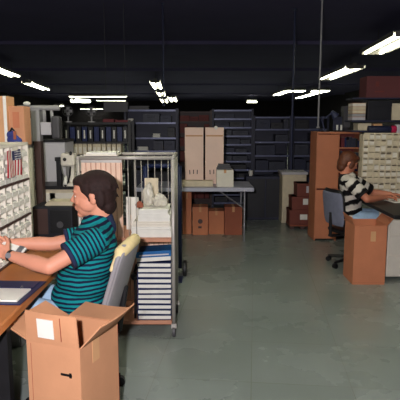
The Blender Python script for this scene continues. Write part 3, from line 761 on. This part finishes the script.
box('folder_cover', -.06, .05, -.012, -.004, 0, .4, cream_d, t, .002); box('papers', -.055, .045, -.004, .006, 0, .39, cream, t, 0)
# stack on top of the panel (cart top)
t = thing('paper_tray', 'white shallow paper tray lying across the top of the cart', 'tray', (X(104, CY+.12, CT), CY+.0, CT+.014))
box('tray_body', -.12, .12, -.015, .2, 0, .012, cream, t, .002); box('papers', -.105, .11, -.005, .19, .012, .026, white, t, .002)
# binder stack on the lower shelf
z = Z0+.001
N = 11; ztop = at(150, 263, CY).z; bh = (ztop-Z0)/N
a, b = X(137.5, CY+.02, .4), X(171, CY+.02, .4); w = b-a
bn = thing('ring_binder', 'bottom', 'binder', ((a+b)/2, CY+.18, z), 0, 'white page binders stacked on the cart lower shelf')
box('front_cover', -w/2, w/2, -.16, .16, bh-.009, bh-.003, navy, bn, 0); box('back_cover', -w/2, w/2, -.16, .16, 0, .006, navy, bn, 0)
bm = BM(); bx(bm, -w/2+.004, w/2-.003, -.1595, .155, .0065, bh-.0095); obj('pages', bm, white, bn)
box('spine', -w/2-.004, -w/2+.002, -.16, .16, 0, bh-.003, navy, bn, 0)
ordn = ['bottom', 'second from the bottom', 'third from the bottom', 'fourth from the bottom', 'fifth from the bottom', 'middle (sixth)', 'fifth from the top', 'fourth from the top', 'third from the top', 'second from the top', 'topmost']
for k in range(N):
    lab = 'navy binder with white pages, %s in the cart lower shelf stack' % ordn[k]
    if k == 0: bn['label'] = lab
    else: dup(bn, ((a+b)/2+random.uniform(-.006, .004), CY+.18+random.uniform(-.006, .006), z+k*bh), random.uniform(-.02, .02), lab)
zt_ = z+N*bh
t = thing('blue_binder', 'open blue binder lying tilted on top of the navy binder stack', 'binder', ((a+b)/2, CY+.18, zt_), 0)
R = Matrix.Rotation(-.06, 4, 'Y')
bm = BM(); bx(bm, -w/2, w/2, -.16, .16, .008, .04, R); obj('pages', bm, white, t)
bm = BM(); bx(bm, -w/2-.005, w/2+.005, -.165, .165, .041, .052, R); bx(bm, -w/2-.005, w/2+.005, -.168, -.163, .04, .085, R); obj('blue_cover', bm, blue, t)['label'] = 'blue cover'
bm = BM(); bx(bm, -w/2+.02, w/2-.01, -.172, -.168, .052, .062, R); obj('label_strip', bm, lgrey, t)
# black handle piece left of binders
t = thing('rubber_strap', 'black strap end hanging at the left of the binder stack', 'strap', (X(133.5, CY, .5), CY+.06, Z0+.001))
bm = BM(); path(bm, [(0, 0, 0), (.005, 0, .2), (0, 0, .36), (.02, 0, .42)], .01); ball(bm, (0, -.01, .33), (.03, .02, .03)); obj('strap_body', bm, black, t)
# blue hand truck behind the cart
HY = 5.15; hx = X(179, HY, 1)
t = thing('hand_truck', 'dark blue hand truck standing behind the wire cart, black wheel showing', 'hand truck', (hx, HY+.1, 0))
bm = BM()
tube(bm, (.0, 0, .1), (0, .05, 1.16), .022); tube(bm, (-.35, 0, .1), (-.35, .05, 1.16), .022); tube(bm, (-.35, .05, 1.16), (0, .05, 1.16), .022)
for z in (.3, .6): tube(bm, (-.35, .02, z), (0, .02, z), .014)
obj('tube_frame', bm, navy, t, 0, True)
for x in (-.4, .05):
    bm = BM(); tube(bm, (x-.02, .05, .085), (x+.02, .05, .085), .085, seg=24); wv_ = obj('wheel', bm, black, t, .01)
box('toe_plate', -.38, .03, -.2, .0, .0, .012, navy, t, 0)

# ------------------------------------------------------------------ foreground carton
ft = open_carton('large tan open carton with a white label in the foreground', (-.53, 2.17, 0), -math.radians(20), .285, .34, .61, card, (3, 42, 82, 66), .15)
# patches on the front flap
def on_flap(u0, u1, v0, v1, m, name, lab=None, off=.0115):
    bm = BM(); sh = Matrix.Rotation(math.radians(4), 4, 'X')
    M = Matrix.Translation((-.28, 0, .61)) @ sh
    bx(bm, u0, u1, -off-.004, -off, v0, v1, M); o = obj(name, bm, m, ft)
    if lab: o['label'] = lab
on_flap(.075, .16, .035, .125, white, 'paper_label', 'white rectangular label', .0125)
on_flap(.195, .197, .03, .14, card_red, 'fold_crease')
bm = BM(); bx(bm, -.105, -.045, -.0015, .0005, .47, .482); bx(bm, -.06, -.047, -.0015, .0005, .464, .488); obj('hand_hole', bm, leather, ft, .002)['label'] = 'dark hand hole'
bm = BM(); bx(bm, -.0005, .0015, .10, .16, .5, .62); obj('packing_tape', bm, card_in, ft)
bm = BM(); bx(bm, .0005, .0015, .338, .3395, 0, .6); obj('carton_seam', bm, redbr, ft)
bm = BM(); bx(bm, -.262, -.26, -.0012, .0005, 0.3, .6); obj('carton_seam', bm, card_red, ft)

# open binder on the desk
t = thing('open_binder', 'open navy binder with white pages lying on the wooden desk', 'binder', (-1.068, 2.35, .7505), math.radians(-3))
bm = BM(); bx(bm, -.32, .225, 0, .36, 0, .006); obj('navy_cover', bm, navy, t, .002)['label'] = 'navy cover'
bm = BM()
bx(bm, -.30, .2, .025, .205, .006, .016); obj('pages', bm, white, t, .003)
bm = BM(); bx(bm, -.3, .2, .225, .34, .006, .012); obj('inner_cover', bm, navy, t, .002)
for x in (-.12, .02, .15):
    bm = BM()
    for k in range(8):
        A = math.pi*k/8; B = math.pi*(k+1)/8
        tube(bm, (x, .21-.014*math.cos(A), .012+.014*math.sin(A)), (x, .21-.014*math.cos(B), .012+.014*math.sin(B)), .0025, seg=6)
    obj('binder_ring', bm, steel, t)

# ------------------------------------------------------------------ people
def solid(name, bm, m, parent, voxel=.006, smooth=4, fac=.5, stripe=None):
    me = bpy.data.meshes.new(name); bm.to_mesh(me); bm.free()
    tmp = bpy.data.objects.new(name, me); C.objects.link(tmp)
    r = tmp.modifiers.new('r', 'REMESH'); r.mode = 'VOXEL'; r.voxel_size = voxel
    s = tmp.modifiers.new('s', 'SMOOTH'); s.iterations = smooth; s.factor = fac
    dg = bpy.context.evaluated_depsgraph_get(); dg.update()
    m2 = bpy.data.meshes.new_from_object(tmp.evaluated_get(dg)); bpy.data.objects.remove(tmp)
    m2.name = name; m2.materials.clear(); m2.materials.append(m)
    for p_ in m2.polygons: p_.use_smooth = True
    if stripe:
        a = m2.attributes.new('stripe', 'FLOAT', 'POINT')
        for i, v in enumerate(m2.vertices): a.data[i].value = stripe(v.co)
    o = bpy.data.objects.new(name, m2); C.objects.link(o); o.parent = parent
    return o
def hand(bm, w, d, n_, s_, curl=.5, k=1.0):
    """w wrist, d finger direction, n_ palm normal (fingers curl to it), s_ thumb side"""
    d = V(d).normalized(); n_ = V(n_); n_ = (n_-d*n_.dot(d)).normalized(); s_ = V(s_); s_ = (s_-d*s_.dot(d)-n_*s_.dot(n_)).normalized()
    w = V(w)
    for q in (-.028, -.010, .010, .028): cap(bm, w+s_*q*.6*k, w+d*.085*k+s_*q*k, .014*k, .012*k)
    for q, L, c in ((-.031, .060, 1.15), (-.0105, .074, 1.05), (.0105, .080, 1.0), (.031, .070, .9)):
        p0 = w+d*.088*k+s_*q*k; a = 0
        for j, f in enumerate((.45, .32, .23)):
            a += curl*c*(.8 if j == 0 else 1)
            p1 = p0+(d*math.cos(a)+n_*math.sin(a))*L*f*k+s_*q*.05
            cap(bm, p0, p1, (.0092-j*.0008)*k, (.0085-j*.0009)*k, 8); p0 = p1
    p0 = w+d*.022*k+s_*.024*k+n_*.006; p1 = p0+(d*.55+s_*.75+n_*.35).normalized()*.042*k; p2 = p1+(d*.85+s_*.35+n_*.5).normalized()*.03*k; p3 = p2+(d*.95+n_*.5).normalized()*.024*k
    cap(bm, p0, p1, .014*k, .011*k, 8); cap(bm, p1, p2, .011*k, .010*k, 8); cap(bm, p2, p3, .010*k, .0085*k, 8)
def person(label, J, sk, hair_m, shirt_m, pants_m, stripe_t, stripe_s, hairstyle, k=1.0):
    """J: joints in world coordinates"""
    base = V((J['pelvis'].x, J['pelvis'].y, 0))
    t = thing('person', label, 'person', base)
    J = {a: (b-base if a not in ('face', 'up', 'fwd', 'handd_n', 'handd_f', 'palm_n', 'palm_f', 'thumb_n', 'thumb_f', 'hk', 'tf', 'tfo', 'sl', 'hem') else b) for a, b in J.items()}
    f = J['face'].normalized(); u = J['up']; u = (u-f*u.dot(f)).normalized(); sd = f.cross(u) # right side
    R = Matrix((f, sd*-1, u)).transposed()      # local x=fwd, y=left, z=up
    H = J['head']; hk = k*J.get('hk', 1)
    def hp(x, y, z): return H+R @ V((x, y, z))*hk
    def hb(bm, x, y, z, a, b, c, seg=18): ball(bm, hp(x, y, z), (a*hk, b*hk, c*hk), R, seg)
    bm = BM()
    hb(bm, -.012, 0, .025, .096, .074, .088, 24); hb(bm, .022, 0, -.012, .066, .062, .085, 20)
    hb(bm, .03, 0, -.06, .05, .05, .045); hb(bm, .062, 0, -.09, .021, .026, .018)       # jaw, chin
    hb(bm, -.005, 0, -.035, .06, .060, .06)
    hb(bm, .066, 0, .028, .022, .052, .012)                                               # brow
    cap(bm, hp(.078, 0, .018), hp(.101, 0, -.018), .008*k, .011*k, 10); hb(bm, .088, .009, -.023, .011, .008, .008); hb(bm, .088, -.009, -.023, .011, .008, .008)
    hb(bm, .081, 0, -.050, .011, .024, .006); hb(bm, .079, 0, -.062, .011, .021, .007)  # lips
    for s in (-1, 1):
        hb(bm, -.026, s*.073, -.010, .017, .010, .031, 14); hb(bm, .055, s*.035, -.02, .022, .018, .02)
        hb(bm, -.022, s*.078, .004, .015, .008, .016, 12); hb(bm, .01, s*.045, -.035, .045, .024, .04, 16)
    cap(bm, hp(-.02, 0, -.06), J['neck'], .056*k, .062*k, 20)
    cap(bm, J['neck'], J['chest'], .06*k, .09*k, 20)
    for side in ('n', 'f'):
        cap(bm, J['neck']+V((0, 0, -.05)), J['sh_'+side]+V((0, 0, -.01)), .045*k, .045*k)
        cap(bm, J['sh_'+side], J['el_'+side], .046*k, .040*k); 
        mid = J['el_'+side].lerp(J['wr_'+side], .3)
        cap(bm, J['el_'+side], mid, .040*k, .042*k); cap(bm, mid, J['wr_'+side], .042*k, .026*k)
        hand(bm, J['wr_'+side], J['handd_'+side], J['palm_'+side], J['thumb_'+side], .5, k)
    cap(bm, J['chest'], J['pelvis'], .09*k, .10*k, 20)
    for side in ('n', 'f'):
        cap(bm, J['hip_'+side], J['kn_'+side], .07*k, .052*k); cap(bm, J['kn_'+side], J['an_'+side], .05*k, .035*k)
    body = solid('body', bm, sk, t, .005, 5)
    # eyes, brows
    for s in (-1, 1):
        bm = BM(); hb(bm, .0655, s*.031, .005, .010, .012, .0065, 12); e = obj('eye', bm, white, t, 0, True); e['label'] = 'eye'
        bm = BM(); hb(bm, .0735, s*.031, .003, .0032, .0065, .0058, 10); obj('iris', bm, black, e, 0, True)
        bm = BM(); cap(bm, hp(.084, s*.016, .028), hp(.074, s*.048, .030), .0045, .003, 8); obj('eyebrow', bm, hair_m, t, 0, True)
    # hair
    bm = BM(); hairstyle(bm, hb, hp)
    solid('hair', bm, hair_m, t, .006, 2, stripe=None)
    # shirt
    bm = BM()
    ch = J['chest']; pe = J['pelvis']; ax = (pe-ch).normalized(); fw = J['fwd'].normalized()
    side = J['sh_n']-J['sh_f']; side = (side-ax*side.dot(ax)).normalized(); fo = side.cross(ax); 
    if fo.dot(fw) < 0: fo = -fo
    RT = Matrix((fo, side, ax)).transposed()
    for q, a_, b_ in ((-.12, .075, .12), (-.04, .105, .165), (.08, .118, .175), (.2, .122, .17), (.32, .128, .168), (.42, .13, .172)):
        if q > J.get('hem', 1): continue
        Ln = (pe-ch).length; qq = q/.42*Ln
        ball(bm, ch+ax*qq+fo*((.012 if q > 0 else 0)+J.get('tfo', 0)*max(0, q)/.42), (a_*k*J.get('tf', 1), b_*k, .12*k), RT, 24)
    cap(bm, J['neck']+V((0, 0, -.05)), J['chest'], .078*k, .11*k, 20)
    for sde in ('n', 'f'):
        cap(bm, J['neck']+V((0, 0, -.045)), J['sh_'+sde]+V((0, 0, -.008)), .07*k, .068*k, 18)
        e_ = J['sh_'+sde].lerp(J['el_'+sde], .35); cap(bm, J['sh_'+sde], e_, .068*k, .07*k, 18)
    sh = solid('shirt', bm, shirt_m, t, .007, 6, stripe=stripe_t)
    for sde in ('n', 'f'):
        bm = BM(); e0 = J['sh_'+sde].lerp(J['el_'+sde], .04); e_ = J['sh_'+sde].lerp(J['el_'+sde], J.get('sl', .74))
        tube(bm, e0, e_, .072*k, .074*k, 24); ball(bm, e0, (.073*k,)*3, seg=20)
        L = (e_-e0)
        solid('sleeve', bm, shirt_m, t, .006, 3, stripe=(lambda o_, d_: (lambda co: stripe_s((co-o_).dot(d_))))(J['sh_'+sde], (J['el_'+sde]-J['sh_'+sde]).normalized()))
        bm = BM(); tube(bm, e_-L.normalized()*.008, e_+L.normalized()*.008, .0755*k, .073*k, 24); obj('cuff', bm, shirt_m2[0] if label.startswith('man') else shirt_m2[1], t, .003, True)
    bm = BM(); nk = J['neck']; dn = (nk-H).normalized()
    cap(bm, nk+V((0, 0, -.002)), nk+V((0, 0, -.05)), .066*k, .08*k, 22); solid('collar', bm, shirt_m2[0] if label.startswith('man') else shirt_m2[1], t, .006, 3)
    # trousers
    bm = BM(); ball(bm, pe+V((0, 0, -.01)), (.135*k, .17*k, .11*k), Matrix((fo, side, fo.cross(side))).transposed(), 22)
    for sde in ('n', 'f'):
        cap(bm, J['hip_'+sde], J['kn_'+sde], .088*k, .07*k, 18); cap(bm, J['kn_'+sde], J['an_'+sde]+V((0, 0, .05)), .068*k, .055*k, 18)
    solid('trousers', bm, pants_m, t, .008, 4)
    for sde in ('n', 'f'):
        bm = BM(); A = J['an_'+sde]; fd = V((fw.x, fw.y, 0)).normalized()
        cap(bm, V((A.x, A.y, .045))-fd*.04, V((A.x, A.y, .04))+fd*.15, .045*k, .036*k, 14)
        for v in bm.verts: v.co.z = max(v.co.z, .002)
        obj('shoe', bm, black, t, 0, True)
    return t, hp, hb
shirt_m2 = [mat('navy_knit', (26, 34, 66), .9, .1, 20), mat('dark_knit', (30, 28, 30), .9, .1, 20)]
teal = stripe_mat('teal_navy_striped_knit', (14, 122, 128), (16, 26, 52), .52)
bw = stripe_mat('black_white_striped_knit', (205, 198, 188), (20, 18, 20), .5)

M = {}
M['hk'] = 1.12; M['head'] = at(91.5, 195, 2.84); M['face'] = V((-1, .06, -.10)); M['up'] = V((-.12, 0, 1)); M['fwd'] = V((-1, .1, 0))
M['tf'] = 1.24; M['tfo'] = .03; M['sl'] = .60; M['hem'] = .34; M['neck'] = at(102, 219, 2.86); M['chest'] = at(93, 249, 2.86); M['pelvis'] = at(83, 312, 2.88)
M['sh_n'] = at(97, 240, 2.69); M['sh_f'] = at(88, 237, 3.03)
M['el_n'] = at(49, 267, 2.56); M['wr_n'] = at(8, 255, 2.66)
M['el_f'] = at(52, 244, 2.96); M['wr_f'] = at(11, 243, 2.90)
M['handd_n'] = V((-.8, .25, .35)); M['palm_n'] = V((0, 1, -.2)); M['thumb_n'] = V((0, .2, 1))
M['handd_f'] = V((-1, -.1, -.1)); M['palm_f'] = V((0, -1, -.3)); M['thumb_f'] = V((0, -.2, 1))
M['hip_n'] = M['pelvis']+V((-.02, -.09, -.02)); M['hip_f'] = M['pelvis']+V((-.02, .10, -.02))
M['kn_n'] = V((-1.0, 2.74, .60)); M['kn_f'] = V((-1.05, 3.05, .60))
M['an_n'] = V((-.74, 2.78, .10)); M['an_f'] = V((-.80, 3.06, .10))
def hair1(bm, hb, hp):
    hb(bm, -.030, 0, .040, .100, .081, .083, 26)
    hb(bm, -.062, 0, -.005, .058, .072, .085, 20)
    hb(bm, -.082, 0, -.058, .036, .056, .046, 16)
    hb(bm, .036, 0, .076, .046, .064, .030, 16)
    hb(bm, .064, .0, .074, .018, .046, .020, 12)
    hb(bm, .076, -.01, .062, .010, .030, .014, 12)
    for s in (-1, 1):
        hb(bm, .0, s*.068, .042, .032, .014, .032, 12); cap(bm, hp(-.008, s*.072, .03), hp(-.006, s*.070, -.020), .010, .006, 10); hb(bm, -.058, s*.070, -.01, .026, .014, .05, 12)
    random.seed(11)
    for q in range(46):
        A = random.uniform(-2.4, 2.4); zz = random.uniform(-.03, .095); rr_ = math.sqrt(max(0, 1-((zz-.04)/.083)**2))
        x = -.030-.100*rr_*math.cos(A); y = .081*rr_*math.sin(A)
        cap(bm, hp(x, y, zz), hp(x-.012, y*1.03, zz-.03), .006, .003, 6)
zz0 = 0
def st_t(co):
    # horizontal rows that curve up over the shoulder
    up = max(0, co.z-.93)
    return (co.z + up*1.0*(-co.x*2.2))/.0245
man, hp_, hb_ = person('man with dark hair and moustache in a teal and navy striped shirt, seated, reaching left', M, skin, hairb, teal, jeans, st_t, lambda d: d/.0215, hair1)
bm = BM(); cap(bm, hp_(.092, -.02, -.042), hp_(.096, 0, -.038), .005, .007, 8); cap(bm, hp_(.096, 0, -.038), hp_(.092, .02, -.042), .007, .005, 8); obj('moustache', bm, mat('moustache_brown', (96, 56, 34), .7, .2, 60), man, 0, True)
# wristwatch on the near wrist (world coordinates)
def wrist_band(J, label):
    w = J['wr_n']; d = (J['wr_n']-J['el_n']).normalized()
    t = thing('wristwatch', label, 'watch', w)
    bm = BM(); tube(bm, -d*.026, -d*.008, .031, .030, 20); obj('strap', bm, leather, t, .002, True)
    bm = BM(); n_ = V((0, -1, .3)).normalized(); tube(bm, -d*.017+n_*.028, -d*.017+n_*.036, .015, seg=16); obj('watch_case', bm, steel, t)
wrist_band(M, 'dark wristwatch on the near wrist of the seated man')
# slip of paper in his hands
a = at(14, 249, 2.84)
t = thing('paper_slip', 'white paper slip held between the seated man\'s hands', 'paper', a, math.radians(-10))
bm = BM()
for q in range(3): bx(bm, -.08, .06, -.03, .03, -.004+q*.003, -.002+q*.003, Matrix.Rotation(.25, 4, 'Y') @ Matrix.Rotation(.5, 4, 'X'))
obj('sheets', bm, white, t)
bm = BM(); bx(bm, .02, .05, -.032, .032, -.006, .008, Matrix.Rotation(.25, 4, 'Y') @ Matrix.Rotation(.5, 4, 'X')); obj('clip', bm, steel, t)

# chair of the man
def office_chair(label, loc, rz, seatm, backm, foam_patch, zseat=.42, back_h=.5, lean=.12, edge=black):
    """faces -X locally"""
    t = thing('office_chair', label, 'chair', loc, rz)
    for k in range(5):
        A = k*2*math.pi/5+.3; bm = BM()
        tube(bm, (.03*math.cos(A), .03*math.sin(A), .09), (.28*math.cos(A), .28*math.sin(A), .065), .02, .014, 8)
        o = obj('base_leg', bm, black, t)
        bm = BM(); tube(bm, (.28*math.cos(A)-.02*math.sin(A), .28*math.sin(A)+.02*math.cos(A), .028), (.28*math.cos(A)+.02*math.sin(A), .28*math.sin(A)-.02*math.cos(A), .028), .028, seg=14); obj('caster', bm, black, o)
    bm = BM(); tube(bm, (0, 0, .08), (0, 0, zseat-.05), .025, seg=14); obj('gas_column', bm, black, t, 0, True)
    bm = BM(); bx(bm, -.23, .2, -.23, .23, zseat-.055, zseat+.0); o = obj('seat', bm, seatm, t, .03, True)
    bm = BM(); bx(bm, .12, .3, -.03, .03, zseat-.075, zseat-.055); tube(bm, (.29, 0, zseat-.07), (.27+lean*.5, 0, zseat+.2), .018); obj('back_bracket', bm, black, t)
    def backpt(z): return .22+lean*(z-zseat)/back_h
    bm = BM(); g = []
    N = 12
    for i in range(N+1):
        v = i/N; z = zseat+.06+v*back_h
        hw = .20*(1-.28*max(0, (v-.75)/.25)**2-.15*max(0, (.2-v)/.2)**2)
        row = []
        for q in range(9):
            u = -1+q/4; y = u*hw; xx = backpt(z)-.03*u*u
            row.append((xx, y, z))
        g.append(row)
    for off, nm, mm in ((.012, 'backrest', seatm if not foam_patch else backm), (.04, 'back_shell', backm)):
        bm = BM()
        A_ = [[bm.verts.new((x+off, y, z)) for x, y, z in r] for r in g]; th = .028 if off < .03 else .012
        B_ = [[bm.verts.new((x+off+th, y, z)) for x, y, z in r] for r in g]
        if off > .03:
            for r in A_+B_:
                for v in r: v.co.z -= 0; 
        for i in range(N if off < .03 else N-1):
            for q in range(8):
                bm.faces.new((A_[i][q], A_[i][q+1], A_[i+1][q+1], A_[i+1][q])); bm.faces.new((B_[i+1][q], B_[i+1][q+1], B_[i][q+1], B_[i][q]))
            bm.faces.new((A_[i][0], A_[i+1][0], B_[i+1][0], B_[i][0])); bm.faces.new((A_[i][8], B_[i][8], B_[i+1][8], A_[i+1][8]))
        top = N if off < .03 else N-1
        for q in range(8):
            bm.faces.new((A_[0][q], B_[0][q], B_[0][q+1], A_[0][q+1])); bm.faces.new((A_[top][q], A_[top][q+1], B_[top][q+1], B_[top][q]))
        for v in [v for v in bm.verts if not v.link_faces]: bm.verts.remove(v)
        o = obj(nm, bm, mm, t, .01, True)
    if foam_patch:
        bm = BM(); zt = zseat+.06+back_h
        for q in range(9):
            u = -1+q/4; hw = .20*.74
            if q < 8:
                u2 = u+.25; cap(bm, (backpt(zt-.02)-.03*u*u+.02, u*hw, zt-.012-.03*u*u), (backpt(zt-.02)-.03*u2*u2+.02, u2*hw, zt-.012-.03*u2*u2), .036, .036, 12)
        for sgn in (-1, 1): cap(bm, (backpt(zt-.03)-.005, sgn*.155, zt-.04), (backpt(zt-.12)-.02, sgn*.192, zt-.13), .028, .012, 12)
        pd = solid('worn_padding', bm, foam, t, .006, 3); pd['label'] = 'cream worn padding over the backrest top'
        bm = BM(); ball(bm, (.19, -.2, zseat-.02), (.03, .035, .035)); o = obj('torn_foam', bm, foam, t, 0, True); o['label'] = 'cream foam at the seat edge'
    return t
office_chair('grey backed office chair with worn cream padding under the man in teal', (-.765, 2.95, 0), -.12, black, chairgrey, True, zseat=.46, back_h=.42, lean=.13)

# second person
P = {}
P['head'] = at(349, 163, 5.72); P['face'] = V((1, .1, -.45)); P['up'] = V((.4, 0, 1)); P['fwd'] = V((1, .1, 0))
P['neck'] = at(346, 175, 5.72); P['chest'] = at(350, 190, 5.72); P['pelvis'] = at(349, 215, 5.72)
P['sh_n'] = at(351, 183, 5.55); P['sh_f'] = at(356, 182, 5.9)
P['el_n'] = at(367, 201, 5.45); P['wr_n'] = at(385, 202.5, 5.6)
P['el_f'] = at(373, 196, 5.95); P['wr_f'] = at(390, 199, 5.85)
P['handd_n'] = V((1, .2, -.05)); P['palm_n'] = V((0, 0, -1)); P['thumb_n'] = V((0, 1, 0))
P['handd_f'] = V((1, 0, -.05)); P['palm_f'] = V((0, 0, -1)); P['thumb_f'] = V((0, -1, 0))
for kk in ('el_n', 'wr_n', 'el_f', 'wr_f'): P[kk].z = max(P[kk].z, .795)
P['hip_n'] = P['pelvis']+V((.02, -.09, -.02)); P['hip_f'] = P['pelvis']+V((.02, .10, -.02))
P['kn_n'] = P['hip_n']+V((.40, -.02, 0)); P['kn_f'] = P['hip_f']+V((.40, .0, 0))
for kk in ('pelvis', 'hip_n', 'hip_f', 'kn_n', 'kn_f'): P[kk].z = min(P[kk].z, .56)
P['an_n'] = V((P['kn_n'].x-.02, P['kn_n'].y, .10)); P['an_f'] = V((P['kn_f'].x-.02, P['kn_f'].y, .10))
def hair2(bm, hb, hp):
    hb(bm, -.028, 0, .042, .104, .088, .088, 26)
    hb(bm, -.062, 0, -.01, .066, .08, .09, 20)
    hb(bm, -.06, 0, -.075, .05, .065, .05, 16)
    hb(bm, .045, 0, .082, .045, .066, .028, 16)
    for s in (-1, 1): hb(bm, .01, s*.075, -.005, .035, .016, .055, 12)
person('person in black and white striped shirt seated bent over the right desk', P, skin2, hairr, bw, jeans, lambda co: (co.z-co.x*.25)/.115, lambda d: d/.11, hair2, 1.0)
wk = P['pelvis']
office_chair('blue grey office chair with a black star base under the worker in stripes', (wk.x+.06, wk.y+.02, 0), math.pi+.3, black, chairblue, False, zseat=.42, back_h=.40, lean=.05)
# paper on right desk
t = thing('paper_sheets', 'white sheets on the dark desk under the worker\'s hands', 'paper', (2.15, 5.65, DZ+.001), .2)
bm = BM(); bx(bm, -.1, .14, -.14, .14, 0, .004); bx(bm, -.08, .16, -.12, .15, .0042, .007); obj('sheets', bm, white, t)
t = thing('document_tray', 'black shallow tray on the dark desk near the right edge', 'tray', (2.2, 5.15, DZ+.001), 0)
bm = BM(); bx(bm, -.12, .12, -.16, .16, 0, .006); bx(bm, -.12, -.114, -.16, .16, .006, .05); bx(bm, .114, .12, -.16, .16, .006, .05); bx(bm, -.114, .114, .154, .16, .006, .05); obj('tray_body', bm, black, t)

# ------------------------------------------------------------------ light
def light(name, typ, loc, energy, col, **k):
    d = bpy.data.lights.new(name, typ); d.energy = energy; d.color = col
    for a, b in k.items(): setattr(d, a, b)
    o = bpy.data.objects.new(name, d); C.objects.link(o); o.location = loc; return o
fl = light('camera_flash', 'SPOT', (-.16, -.02, 1.72), 470, (1, .96, .98), shadow_soft_size=.03, spot_size=math.radians(95), spot_blend=.6)
fl.rotation_euler = (math.radians(90)-PITCH*.9, 0, 0)
wd = bpy.data.worlds.new('world'); S.world = wd; wd.use_nodes = True
wd.node_tree.nodes['Background'].inputs[0].default_value = (.02, .02, .03, 1); wd.node_tree.nodes['Background'].inputs[1].default_value = .5
S.view_settings.view_transform = 'Standard'; S.view_settings.look = 'None'; S.view_settings.gamma = 1
S.view_settings.use_curve_mapping = False; S.view_settings.exposure = 0
